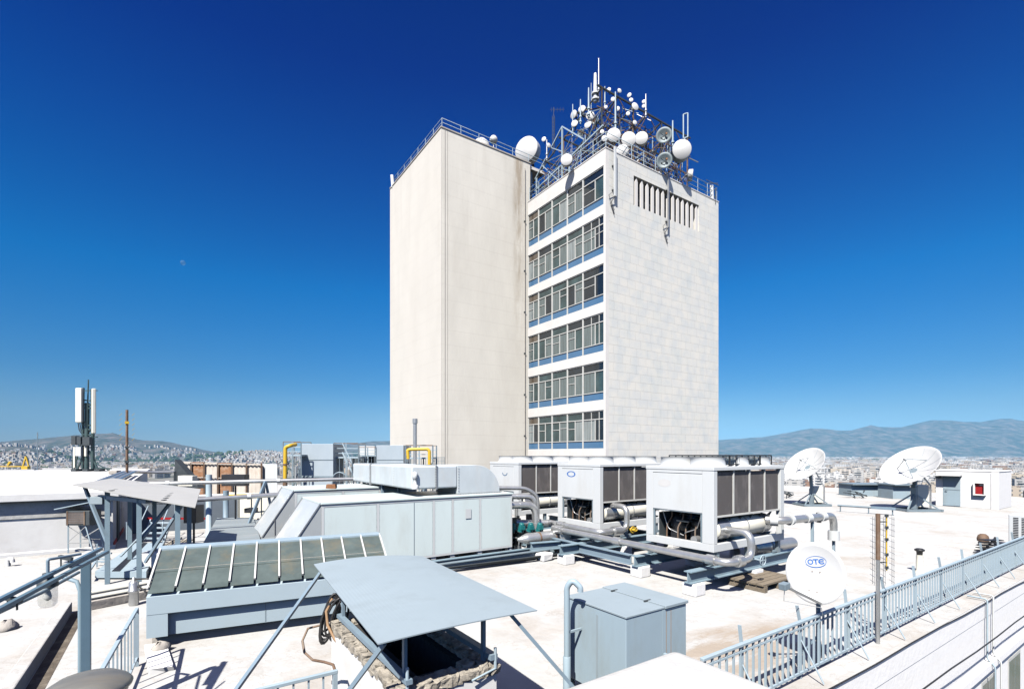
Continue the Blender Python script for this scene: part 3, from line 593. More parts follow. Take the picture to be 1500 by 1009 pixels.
def ring(b, cx, cy, rx, ry, w, a0=0, a1=360, nn=40, off=.004):
    vs = []; fs = []
    for k in range(nn + 1):
        a = math.radians(a0 + (a1 - a0) * k / nn); c, s = math.cos(a), math.sin(a)
        vs += [on_dish(cx + rx * c, cy + ry * s, off), on_dish(cx + (rx - w) * c, cy + (ry - w) * s, off)]
    for k in range(nn): fs.append((2 * k, 2 * k + 2, 2 * k + 3, 2 * k + 1))
    b.add(vs, fs)
def rect(b, x0, x1, y0, y1, off=.004): b.add([on_dish(x0, y0, off), on_dish(x1, y0, off), on_dish(x1, y1, off), on_dish(x0, y1, off)], [(0, 1, 2, 3)])
ex, ey = .025, .185
b = MB(); ring(b, ex, ey, .152, .092, .007); ring(b, ex - .004, ey, .160, .099, .004, 200, 330)
ring(b, ex - .079, ey, .041, .043, .0155)
rect(b, ex - .040, ex + .038, ey + .027, ey + .043); rect(b, ex - .009, ex + .0075, ey - .043, ey + .027)
ring(b, ex + .084, ey, .048, .043, .0165, 38, 322); rect(b, ex + .05, ex + .112, ey - .0075, ey + .0075)
part('emblem', b, 'blue_ink', oz)
for (a, c) in ((-.05, .03), (.06, .015), (-.13, -.27), (-.02, -.30)):
    b = MB(); b.lathe([(.009, 0), (.009, .012)], on_dish(a, c, 0), n, 8); part('bolt', b, 'rusty_brown', oz)
lnb = W(1149, 858, 7.58); foot = on_dish(.02, -RB * .97, -.02)
b = MB(); b.bar(foot, lnb, .035); part('feed_arm', b, 'galv', oz)
b = MB(); d_ = (dpos - lnb).normalized(); b.obox(lnb, d_ * .07, d_.cross(UP).normalized() * .055, d_.cross(d_.cross(UP)).normalized() * .05); part('feed_horn', b, 'steel', oz, .01)
b = MB(); pts = [lnb - UP * .05, lnb - UP * .22 + n * .03, foot - UP * .06, foot - UP * .2 - n * .15]; b.tube(pts, .006, 5); part('coax_cable', b, 'paint_white', oz)
b = MB(); base = dpos - n * .34; pt = Vector((base.x, base.y, 0)); b.tube([pt, (base.x, base.y, dpos.z + .12)], .035, 10); part('pole', b, 'rail_blue', oz)
b = MB(); b.obox(dpos - n * .18, u * .12, v * .18, n * .07); b.bar(dpos - n * .18, Vector((base.x, base.y, dpos.z)), .08); part('mount', b, 'steel', oz)
b = MB(); b.bar(pt + UP * .02, pt + Vector((.35, .0, .02)), .05); b.bar(pt + UP * .5, pt + Vector((-.3, .3, .02)), .03); b.bar(pt + UP * .5, pt + Vector((.4, .1, .02)), .03); part('brace', b, 'rail_blue', oz)
# ---------------------------------------------------------------- antenna pole with grid aerial
pb = G(1286, 942, 0); ph = 3.5 - 87 / 730 * 9.23
ap = thing('aerial_pole', 'rusty topped pole with a yellow rod aerial and wire grids beside the railing', 'antenna', (pb.x, pb.y, 0))
b = MB(); b.tube([pb, pb + UP * 1.55], .035, 8); part('lower_pole', b, 'galv', ap)
b = MB(); b.tube([pb + UP * 1.551, pb + UP * ph], .04, 8); part('upper_pole', b, 'rusty_brown', ap)
q0 = pb + RT * .16
b = MB(); b.tube([q0 + UP * 1.35, q0 + UP * (ph - .02)], .012, 6); part('rod_aerial', b, 'yellow', ap)
for zz in (1.38, 1.62, 1.9, 2.12, 2.34): b = MB(); b.box(q0.x - .025, q0.x + .025, q0.y - .025, q0.y + .025, zz, zz + .05); part('dipole_clip', b, 'dark_steel', ap)
b = MB(); b.bar(pb + UP * 1.5, q0 + UP * 1.5, .02); b.bar(pb + UP * 2.25, q0 + UP * 2.25, .02); part('bracket', b, 'dark_steel', ap)
b = MB()
for off in (-.1, .1, .26):
    for k in range(12):
        z = 1.15 + .105 * k; c = pb + RT * off + UP * z; b.tube([c - RT * .04 - FW * .12, c + RT * .04 + FW * .12], .004, 4)
    b.tube([pb + RT * off + UP * 1.1, pb + RT * off + UP * 2.35], .004, 4)
    b.tube([pb + RT * (off - .04) - FW * .1 + UP * 1.1, pb + RT * (off - .04) - FW * .1 + UP * 2.35], .004, 4)
part('wire_grid', b, 'galv', ap)
# ---------------------------------------------------------------- big steerable dishes
def big_dish(px, py, dpx, d, footpx, label, grp, n):
    c = W(px, py, d); R = dpx / 2 / F * d; f = W(footpx, 700, d); f.z = 0
    r = thing('satellite_dish', label, 'satellite dish', f, grp); n = DIR(*n); S = R / 1.75
    prof = [(R * t, R * .30 * t * t) for t in (.001, .15, .3, .45, .6, .75, .9, 1.)]
    org = c - n * R * .15
    b = MB(); b.lathe(prof + [(R * 1.01, R * .30), (R * 1.0, R * .285)] + [(R * t, R * .30 * t * t - .05) for t in (.9, .6, .3, .05)], org, n, 44); part('reflector', b, 'dish_white', r)
    u = n.orthogonal().normalized(); w = n.cross(u); tip = org + n * R * .62
    b = MB()
    for k in range(3):
        a = k * 2.094 + .6; b.tube([org + (u * math.cos(a) + w * math.sin(a)) * R * .55 + n * R * .09, tip], .022 * S, 5)
    part('strut', b, 'steel', r)
    b = MB()
    for k in range(12):
        a = k * .5236; q_ = u * math.cos(a) + w * math.sin(a); b.tube([org + q_ * R * t + n * (R * .30 * t * t + .006) for t in (.1, .3, .5, .7, .85, .98)], .008, 4)
    part('panel_seam', b, 'rail_pale', r)
    b = MB(); b.lathe([(.06 * S, -.14), (.10 * S, .0), (.05 * S, .1)], tip, n, 10); part('feed', b, 'paint_white', r)
    hub = org - n * .35 * S
    b = MB(); b.lathe([(.26 * S, .0), (.32 * S, .36 * S)], hub, n, 14); b.bar(hub, f + UP * 1.45 * S, .2 * S); b.bar(hub - RT * .5 * S, hub + RT * .6 * S, .1 * S); part('hub', b, 'steel', r)
    b = MB(); b.bar(f + UP * .1, f + UP * 1.5 * S, .30 * S); part('pedestal', b, 'steel', r)
    for s in ((-1, -1), (-1, 1), (1, -1), (1, 1)):
        b = MB(); b.bar(f + RT * 1.0 * s[0] * S + FW * .75 * s[1] * S + UP * .12, f + UP * 1.15 * S, .09 * S); part('leg', b, 'steel', r)
    b = MB()
    for s in (-1, 1): b.bar(f + RT * 1.15 * S * -1 + FW * .8 * S * s + UP * .08, f + RT * 1.2 * S + FW * .8 * S * s + UP * .08, .14); b.bar(f + RT * 1.1 * S * s - FW * .9 * S + UP * .09, f + RT * 1.1 * S * s + FW * .9 * S + UP * .09, .12)
    part('base_frame', b, 'steel', r)
    b = MB(); p = f + RT * .62 * S + FW * .3; b.obox(p + UP * .95 * S, RT * .38 * S, FW * .3 * S, UP * .72 * S); part('equipment_box', b, 'cream', r, .02)
    b = MB(); p = f + RT * 1.08 * S; b.bar(p + UP * .1, p + UP * 1.7 * S, .09 * S); b.bar(p + UP * 1.65 * S, hub + RT * .3, .08 * S); part('actuator', b, 'galv', r)
    return r
big_dish(1180.5, 681.5, 59, 34.0, 1189, 'smaller looking white satellite dish just right of the nearest chiller', None, (-.73, .63, .267))
big_dish(1335, 685, 78, 31.0, 1339, 'larger looking white satellite dish beside the white rooftop hut', None, (-.68, .71, .19))
# ---------------------------------------------------------------- white hut
hx, hy = 43.15, 8.6
ht = thing('rooftop_hut', 'white rooftop hut with a grey door and a red window', 'hut', (hx, hy, 0))
b = MB(); b.box(hx, hx + 3.1, hy, hy + 3.15, 0, 2.36); part('wall', b, 'hut_white', ht, .02)
b = MB(); b.box(hx - .03, hx + 3.13, hy - .03, hy + 3.18, 2.362, 2.44); part('roof', b, 'hut_white', ht, .02)
b = MB(); b.box(hx - .06, hx - .002, hy - .01, hy + .34, 0, 2.355); part('pilaster', b, 'hut_white', ht)
b = MB(); b.box(hx - .03, hx + .02, hy + 1.85, hy + 2.75, .06, 2.02); dr = part('door', b, 'blue_grey', ht)
b = MB(); b.box(hx - .045, hx - .031, hy + 1.87, hy + 2.73, 1.12, 1.14); part('door_seam', b, 'steel', dr)
b = MB(); b.bar((hx - .05, hy + 2.62, 1.05), (hx - .09, hy + 2.62, 1.05), .03); b.bar((hx - .09, hy + 2.62, 1.05), (hx - .09, hy + 2.5, 1.05), .025); part('handle', b, 'dark_steel', dr)
b = MB(); b.box(hx - .55, hx, hy + 1.75, hy + 2.95, 2.06, 2.16); part('door_canopy', b, 'plaster_white', ht)
b = MB(); b.box(hx - .06, hx - .004, hy + .66, hy + 1.10, .92, 1.62); w = part('window', b, 'red', ht)
b = MB(); b.box(hx - .22, hx - .002, hy + .58, hy + .655, .85, 1.69); b.box(hx - .22, hx - .002, hy + 1.105, hy + 1.18, .85, 1.69); b.box(hx - .22, hx - .002, hy + .655, hy + 1.105, 1.625, 1.69); b.box(hx - .22, hx - .002, hy + .655, hy + 1.105, .85, .915); part('window_frame', b, 'hut_white', ht)
b = MB(); b.box(hx - .066, hx - .061, hy + .72, hy + .9, 1.46, 1.58); part('notice', b, 'cream', w)
b = MB(); b.pipe([(hx + 1, hy + 1, 2.46), (hx + 1, hy + 1, 3.0), (hx + 1, hy + 1.7, 3.0), (hx + 1, hy + 1.7, 2.46)], .03, .3, 6); part('vent_pipe', b, 'galv', ht)
b = MB(); b.obox((hx - .15, hy + 2.98, 1.95), (.15, 0, 0), (0, .12, 0), (0, 0, .08)); part('wall_lamp', b, 'dark_steel', ht)
# far sheds
for px0, px1, y0, y1, d, lab in ((1247, 1297, 713, 727, 41.5, 'low grey shed with dark overhanging roof behind the two dishes'), (1308, 1333, 713, 730, 39, 'small pale grey box shed partly behind the larger dish')):
    p = W(px0, y1, d); q = W(px1, y1, d); h = (y1 - y0) / F * d; r = thing('roof_shed', lab, 'shed', (p + q) / 2)
    e = (q - p); p.z = q.z = 0; dp = FW * 1.6
    b = MB(); b.prism([p, q, q + dp, p + dp], UP * (h + .15)); part('wall', b, 'blue_grey', r)
    e.z = 0; e.normalize()
    b = MB(); b.prism([p - e * .1 - FW * .35 + UP * (h + .155), q + e * .1 - FW * .35 + UP * (h + .155), q + e * .1 + dp + UP * (h + .155), p - e * .1 + dp + UP * (h + .155)], UP * .1); part('roof', b, 'steel', r)
    b = MB(); b.prism([q + e * .01, q + e * .6, q + e * .6 + dp, q + e * .01 + dp], UP * h); part('side_block', b, 'plaster_white', r)
# conduit bar on stands
a, c = G(1227, 749, 0), G(1312, 755, 0); a.z = c.z = .38
r = thing('cable_tray', 'long grey conduit bar on low stands in front of the larger dish', 'conduit', (a.x, a.y, 0))
b = MB(); b.tube([a, a.lerp(c, .62)], .06, 8); part('tube', b, 'steel', r)
b = MB(); b.bar(a.lerp(c, .6), c, .22, .14); part('box', b, 'rail_blue', r)
for t in (.05, .55, .95):
    b = MB(); p = a.lerp(c, t); b.bar((p.x, p.y, 0), (p.x, p.y, .34), .05); part('stand', b, 'steel', r)
# vents
p = G(1347, 838, 0); r = thing('roof_vent', 'white vent pipe with a black cap standing on the open roof', 'vent', p)
b = MB(); b.lathe([(.12, 0), (.10, .05), (.085, .08), (.085, .52)], p, n=16); part('pipe', b, 'cream', r)
b = MB(); b.lathe([(.07, .50), (.08, .62), (.12, .64), (.13, .68), (.08, .71), (.001, .72)], p, n=16); part('cap', b, 'black', r)
p = G(1440, 803, 0); r = thing('roof_vent', 'brown hooded vent pipe beside the black slats', 'vent', p)
b = MB(); b.lathe([(.15, 0), (.13, .3)], p, n=14); part('pipe', b, 'concrete', r)
b = MB(); b.lathe([(.17, .28), (.18, .36), (.15, .48), (.08, .54), (.001, .55)], p, n=14); part('cap', b, 'rusty_brown', r)
p = G(1200, 765, 0); b = MB(); b.lathe([(.1, 0), (.1, .3), (.14, .31), (.14, .5), (.001, .52)], p, n=12); solo('roof_vent', b, 'black', 'small black capped stub vent beyond the chiller outlet pipe', 'vent')
p = G(1204, 747, 0)
# black slatted panel and the split unit at the right edge
p = G(1444, 812, 0); r = thing('slatted_panel', 'black stepped slats lying by the white air conditioner', 'panel', p)
for k in range(6):
    q = p + (RT * .135 + FW * .10) * k + UP * (.05 + .075 * k); b = MB(); b.obox(q, RT * .33, FW * .13, UP * .014 + FW * .0); part('slat', b, 'black', r)
b = MB(); b.bar(p - RT * .2, p + RT * 1.0 + FW * .7 + UP * .45, .05); b.bar(p + RT * 1.0 + FW * .7, p + RT * 1.0 + FW * .7 + UP * .5, .05); part('frame', b, 'black', r)
p = G(1477, 803, 0); r = thing('air_conditioner', 'white outdoor air conditioner with dark slots at the right edge of the frame', 'air conditioner', p)
XA, YA = Vector((1, 0, 0)), Vector((0, 1, 0))
b = MB(); b.obox(p + XA * .45 - YA * .75 + UP * .68, XA * .45, YA * .75, UP * .6); part('case', b, 'paint_white', r, .03)
for k in range(5):
    b = MB()
    for j in range(16): c = p - YA * (.2 + .22 * k) - XA * .004 + UP * (.22 + .062 * j); b.obox(c, YA * .07, XA * .003, UP * .018)
    part('grille', b, 'black', r)
b = MB(); b.obox(p + XA * .45 - YA * .2 + UP * .04, XA * .4, YA * .08, UP * .039); b.obox(p + XA * .45 - YA * 1.3 + UP * .04, XA * .4, YA * .08, UP * .039); part('foot', b, 'concrete', r)
# small wire hooks and bits of the far roof edge
for px, py, w_, lab in ((1258, 727, 1.5, 'dark bundle of bars lying before the low grey shed'), (1150, 714, 1.2, 'dark scrap heap left of the smaller dish')):
    p = W(px, py, 40); p.z = .05; b = MB(); rnd = random.Random(px)
    for k in range(9):
        a = rnd.uniform(0, 3.14); d_ = Vector((math.cos(a), math.sin(a), 0)) * rnd.uniform(.3, w_); q = p + Vector((rnd.uniform(-.5, .5), rnd.uniform(-.5, .5), .05 * k)); b.bar(q - d_ * .6, q + d_ * .6 + UP * .15, .07)
    solo('scrap_bars', b, 'dark_steel', lab, 'scrap')
# ================================================================ CHILLERS
CZ = .97
ch = thing('chiller', 'x', 'chiller', (0, 0, 0), 'rooftop chillers')
Lc, Wc, Hc = 3.5, 2.2, 2.2
b = MB(); b.box(0, Lc, 0, .12, 0, .2); b.box(0, Lc, Wc - .12, Wc, 0, .2); b.box(0, .12, .12, Wc - .12, 0, .2); b.box(Lc - .12, Lc, .12, Wc - .12, 0, .2); b.box(.12, Lc - .12, .12, Wc - .12, .05, .09); part('base_frame', b, 'paint_white', ch, .008)
for (x, y, wx, wy) in ((0, 0, .16, .34), (0, Wc - .24, .12, .24), (Lc - .2, 0, .2, .14), (Lc - .14, Wc - .14, .14, .14)):
    b = MB(); b.box(x, x + wx, y, y + wy, .202, Hc - .1); part('corner_post', b, 'paint_white', ch, .008)
b = MB(); b.box(-.012, Lc + .012, -.012, Wc + .012, Hc - .1, Hc); part('top_deck', b, 'paint_white', ch, .012)
b = MB(); b.box(.0, .05, .343, Wc - .243, .98, Hc - .2); part('end_panel', b, 'paint_white', ch, .008)
for bx_ in ((.012, .05, .343, Wc - .243, Hc - .196, Hc - .18), (.012, .05, .343, Wc - .243, .955, .978)): b = MB(); b.box(*bx_); part('panel_seam', b, 'steel', ch)
for bx_ in ((.02, .06, .36, .40, .2, .954), (.02, .06, Wc - .30, Wc - .25, .2, .954)): b = MB(); b.box(*bx_); part('opening_jamb', b, 'steel', ch)
b = MB(); b.box(.0, .05, .343, Wc - .243, Hc - .18, Hc - .102); part('end_header', b, 'paint_white', ch)
for k in range(4):
    xa = .18 + k * (Lc - .40) / 4; xb = .18 + (k + 1) * (Lc - .40) / 4
    b = MB(); b.box(xa + .02, xb - .02, .06, .12, .93, Hc - .14); part('coil', b, 'coil', ch)
    b = MB(); b.box(xa + .02, xb - .02, Wc - .12, Wc - .06, .93, Hc - .14); part('coil', b, 'coil', ch)
    if k: b = MB(); b.box(xa - .022, xa + .022, .03, .13, .93, Hc - .102); part('coil_divider', b, 'frame_metal', ch)
for y_ in (.02, Wc - .13): b = MB(); b.box(.16, Lc - .2, y_, y_ + .11, .88, .925); part('coil_sill', b, 'frame_metal', ch)
b = MB(); b.add([(.2, .05, .875), (Lc - .22, .05, .875), (Lc - .42, 1.0, .70), (.3, 1.0, .70)], [(0, 1, 2, 3), (3, 2, 1, 0)]); b.box(.2, Lc - .22, .9, 1.3, .66, .70); part('drip_pan', b, 'dark_steel', ch)
b = MB(); b.box(1.5, 1.54, .62, Wc - .3, .1, .86); b.box(1.1, 1.5, 1.2, 1.9, .1, .8); part('dark_back_plate', b, 'dark_steel', ch)  # added plate and block that keep the lower opening dark inside
b = MB(); b.box(.2, 2.4, Wc - .34, Wc - .3, .1, .86); part('dark_fill_plate', b, 'dark_steel', ch)  # added dark plate, hides the sunlit roof seen through the opening
b = MB(); b.box(.14, Lc - .2, Wc * .5 - .02, Wc * .5 + .02, .9, Hc - .11); part('inner_wall', b, 'dark_steel', ch)
b = MB()
for k in range(6): b.bar((.5 + .5 * k, .12, .86), (.35 + .5 * k, .4, .2), .035); b.bar((.5 + .5 * k, .12, .86), (.7 + .5 * k, .9, .2), .03)
part('leg_brace', b, 'dark_steel', ch)
b = MB(); b.lathe([(.001, 0), (.24, .01), (.27, .04), (.27, 2.55), (.24, 2.6), (.001, 2.61)], (.33, .32, .52), (1, 0, 0), 24); part('evaporator', b, 'cream', ch)
for x_, l_ in ((.38, .5), (1.7, .03), (2.55, .35)): b = MB(); b.lathe([(.285, 0), (.285, l_)], (x_, .32, .52), (1, 0, 0), 24); part('evaporator_shell', b, 'galv', ch)
for (x, y, z, r_, l) in ((.35, 1.5, .55, .25, .75), (.5, .95, .6, .2, .6), (1.3, 1.55, .55, .25, .8), (2.2, 1.5, .55, .24, .8)):
    b = MB(); b.lathe([(.001, 0), (r_ * .7, .02), (r_, .12), (r_, l * .55), (r_ * .85, l * .6), (r_ * .85, l), (.001, l + .05)], (x, y, z), (.9, -.3, 0), 16); b.box(x, x + l, y - .2, y + .1, .09, z - r_ * .6); part('compressor', b, 'black', ch)
b = MB()
for (y, dx) in ((1.25, 0), (1.1, .15), (.75, .08), (1.7, .1)): b.pipe([(.2 + dx, y, .12), (.2 + dx, y, .5), (.25 + dx, y - .15, .75), (.3 + dx, y - .1, 1.1)], .022, .1, 8)
part('copper_pipe', b, 'rusty_brown', ch)
b = MB(); b.pipe([(.2, .5, .9), (.3, .7, .5), (.3, 1.1, .35), (.5, 1.2, .2)], .014, .1, 6); b.pipe([(.25, 1.8, .9), (.3, 1.65, .4), (.4, 1.2, .25)], .014, .1, 6); b.lathe([(.1, 0), (.1, .2)], (.15, .7, .22), (1, 0, .0), 12); part('small_pipe', b, 'galv', ch)
for (x, y) in ((.62, .6), (.62, 1.6), (1.75, .6), (1.75, 1.6), (2.88, .6), (2.88, 1.6)):
    b = MB(); b.lathe([(.5, 0), (.46, .04), (.44, .2), (.46, .24)], (x, y, Hc), n=28); b.lathe([(.43, .23), (.42, .06)], (x, y, Hc), n=28)
    f_ = part('fan_shroud', b, 'paint_white', ch)
    b = MB(); b.lathe([(.1, .14), (.1, .2)], (x, y, Hc), n=12)
    for k in range(3): b.tube([(x + .45 * math.cos(t / 14 * 6.283) * (k + 1) / 3, y + .45 * math.sin(t / 14 * 6.283) * (k + 1) / 3, Hc + .25) for t in range(15)], .006, 4)
    for k in range(6): a = k * math.pi / 3; b.bar((x, y, Hc + .25), (x + .45 * math.cos(a), y + .45 * math.sin(a), Hc + .25), .01)
    part('fan_guard', b, 'dark_steel', f_)
kids_index()
CH = []
for i, (x, y, lab) in enumerate(((11.5, 7.63, 'nearest white chiller, in front, with a blank patch on its panel'), (11.85, 12.1, 'middle white chiller with a blue oval emblem on its panel'), (11.75, 16.7, 'farthest white chiller, half hidden behind the pipework, with a pale blue emblem'))):
    c = ch if i == 0 else copy_tree(ch); c.location = (x, y, CZ); c['label'] = lab; CH.append(c); ORG[c] = Vector((x, y, CZ))
def emblem(root, y, z, w, h, m, full=True):
    o = ORG[root]; b = MB(); vs = []; fs = []; n_ = 32
    for k in range(n_ + 1):
        a = 2 * math.pi * k / n_ if full else math.pi + math.pi * k / n_
        for s in (1, .74): vs.append((o.x - .004, o.y + y + w * s * math.cos(a), o.z + z + h * s * math.sin(a)))
    for k in range(n_): fs.append((2 * k, 2 * k + 2, 2 * k + 3, 2 * k + 1))
    b.add(vs, fs); return part('emblem', b, m, root)
emblem(CH[1], 1.45, 1.82, .23, .105, 'blue_ink'); emblem(CH[2], 1.0, 1.74, .2, .13, 'blue_panel', False)
o = ORG[CH[0]]; b = MB(); vs = [(o.x - .003, o.y + 1.55 + .24 * math.cos(a * .5236) * (1 if a % 2 else .92), o.z + 1.72 + .11 * math.sin(a * .5236)) for a in range(12)]; b.add(vs, [tuple(range(12))]); part('blank_patch', b, 'radome', CH[0])
# black guard rack on the nearest chiller
gd = thing('fan_guard_rack', 'low black wire rack on top of the nearest chiller', 'rack', (12.9, 7.9, CZ + Hc))
b = MB(); z0 = CZ + Hc + .02
for zz in (.03, .27): 
    for yy in (7.85, 9.6): b.bar((12.25, yy, z0 + zz), (14.7, yy, z0 + zz), .03)
    for xx in (12.25, 14.7): b.bar((xx, 7.85, z0 + zz), (xx, 9.6, z0 + zz), .03)
for k in range(9): x = 12.25 + 2.45 * k / 8; b.bar((x, 7.85, z0), (x, 7.85, z0 + .27), .025); b.bar((x, 9.6, z0), (x, 9.6, z0 + .27), .025)
part('frame', b, 'black', gd)
b = MB()
for k in range(30):
    x = 12.25 + 2.45 * k / 29; b.bar((x, 7.845, z0 + .03), (x, 7.845, z0 + .27), .008); b.bar((x, 7.85, z0 + .285), (x, 9.6, z0 + .285), .008)
part('wire', b, 'dark_steel', gd)
b = MB(); b.box(12.3, 14.65, 7.93, 7.95, z0 + .02, z0 + .2); part('back_strip', b, 'steel', gd)
# ---------------------------------------------------------------- steel supports under the chillers
def ibeam(b, p, q, h=.3, w=.22):
    p, q = Vector(p), Vector(q); b.bar(p, q, .025, h - .05); b.bar(p + UP * (h / 2 - .012), q + UP * (h / 2 - .012), w, .024); b.bar(p - UP * (h / 2 - .012), q - UP * (h / 2 - .012), w, .024); return b
for (y, xa, xb, lab) in ((7.72, 10.55, 16.4, 'front steel beam under the nearest chiller, resting on a white block'), (9.75, 10.9, 16.4, 'second steel beam under the nearest chiller, away from the railing'), (12.2, 10.2, 16, 'front steel beam under the middle chiller'), (14.2, 10.2, 16, 'rear steel beam under the middle chiller'), (16.8, 10.5, 16, 'front steel beam under the farthest chiller')):
    r = thing('support_beam', lab, 'steel beam', (xa, y, 0), 'steel beams under the chillers')
    b = ibeam(MB(), (xa, y, .45), (xb, y, .45)); part('beam', b, 'beam_blue', r)
    for x in (xa + .25, xb - .3, (xa + xb) / 2):
        b = MB(); b.box(x - .2, x + .2, y - .2, y + .2, -.003, .298); part('footing', b, 'hut_white', r, .02)
    b = MB()
    for x in (11.75, 13.2, 14.8):
        b.box(x - .06, x + .06, y - .05, y + .05, .6, .97)
        b.bar((x - .25, y, .66), (x + .25, y, .66), .06)
    part('spring_mount', b, 'steel', r)
for (x, lab) in ((11.0, 'long steel bearer running under the chillers on their panel side'), (14.9, 'long steel bearer running under the chillers at their far end')):
    b = ibeam(MB(), (x, 9.95, .45), (x, 18.6, .45), .28, .18); solo('support_bearer', b, 'rail_blue', lab, 'steel beam')
# ---------------------------------------------------------------- pipework of the chillers
def pipe_thing(name, label, pts, r, m='galv', bend=None, rings=(), cat='pipe', grp=None, ringm='paint_white'):
    o = thing(name, label, cat, Vector(pts[0])); b = MB(); b.pipe(pts, r, bend, 14); part('tube', b, m, o)
    for (i, t, k, w) in rings:
        a, c = Vector(pts[i]), Vector(pts[i + 1]); q = a.lerp(c, t); d_ = (c - a).normalized(); b = MB(); b.lathe([(r * k, -w), (r * k, w)], q, d_, 16); part('collar', b, ringm, o)
    return o
pz = .86
pp1 = pipe_thing('coolant_pipe', 'long silver pipe running along the panel side of the chillers to the nearest one', [(11.15, 13.6, pz + .02), (11.15, 7.0, pz), (12.15, 7.0, pz), (12.15, 7.0, 1.5), (12.15, 7.75, 1.5)], .095, rings=((0, .03, 1.6, .25), (0, .45, 1.35, .14), (0, .93, 1.35, .12), (1, .45, 1.55, .1)), ringm='galv')
pp2 = pipe_thing('coolant_pipe', 'second silver pipe from the manifold to the middle chiller, ending in a valve', [(11.25, 14.0, 1.05), (11.3, 11.5, 1.0), (12.5, 11.5, 1.0), (12.5, 11.5, 1.75), (12.5, 12.2, 1.75)], .095, rings=((0, .25, 1.3, .12), (1, .6, 1.7, .18)), ringm='galv')
pipe_thing('coolant_pipe', 'silver outlet pipe bending down over the roof beside the nearest chiller', [(14.1, 7.7, 1.62), (14.3, 7.3, 1.62), (17.4, 7.3, 1.55), (17.4, 7.3, .85)], .11, rings=((0, .5, 1.5, .1), (1, .12, 1.4, .05), (1, .45, 1.25, .12), (1, .75, 1.25, .12), (2, .9, 1.5, .15)))
pipe_thing('coolant_pipe', 'thick grey pipe lying low under the right end of the nearest chiller', [(14.6, 8.4, .62), (17.0, 8.4, .55)], .2, rings=((0, .4, 1.1, .05),), ringm='galv')
b = MB()
for x in (16.0, 17.4): b.bar((x, 7.3, 0), (x, 7.3, 1.5), .07)
solo('pipe_stand', b, 'blue_grey', 'pair of thin steel posts under the outlet pipe of the nearest chiller', 'stand')
p = Vector((12.42, 6.85, .80)); b = MB(); b.tube([p + Vector((.13 * math.cos(t / 16 * 6.283), 0, .13 * math.sin(t / 16 * 6.283))) for t in range(17)], .014, 6); b.bar(p - Vector((.12, 0, 0)), p + Vector((.12, 0, 0)), .02); b.bar(p - Vector((0, 0, .12)), p + Vector((0, 0, .12)), .02); b.bar(p, p + Vector((-.1, .2, .03)), .03)
part('valve_wheel', b, 'rail_pale', pp1)
p = Vector((12.62, 11.35, 1.0)); b = MB(); b.tube([p + Vector((.1 * math.cos(t / 12 * 6.283), .0, .1 * math.sin(t / 12 * 6.283))) for t in range(13)], .02, 6); b.lathe([(.05, -.1), (.05, .1)], p, (0, 1, 0), 10); b.tube([p + Vector((.15 + .06 * math.cos(t / 12 * 6.283), .0, .06 * math.sin(t / 12 * 6.283))) for t in range(13)], .014, 6)
part('brass_valve', b, 'yellow', pp2)
# pallet
p = G(1083, 850, 0); r = thing('wooden_pallet', 'weathered timber planks lying under the nearest chiller', 'pallet', p)
e = Vector((1, 0, 0)); f_ = Vector((0, 1, 0)); o0 = Vector((12.3, 6.75, 0))
for k in range(5):
    b = MB(); q = o0 + f_ * (.02 + .2 * k); b.obox(q + e * .8 + UP * .19 + f_ * .09, e * .8, f_ * .088, UP * .022); part('plank', b, 'wood', r)
for k in range(3):
    b = MB(); b.obox(o0 + e * (.1 + .7 * k) + f_ * .5 + UP * .085, e * .06, f_ * .5, UP * .08); part('bearer', b, 'wood', r)
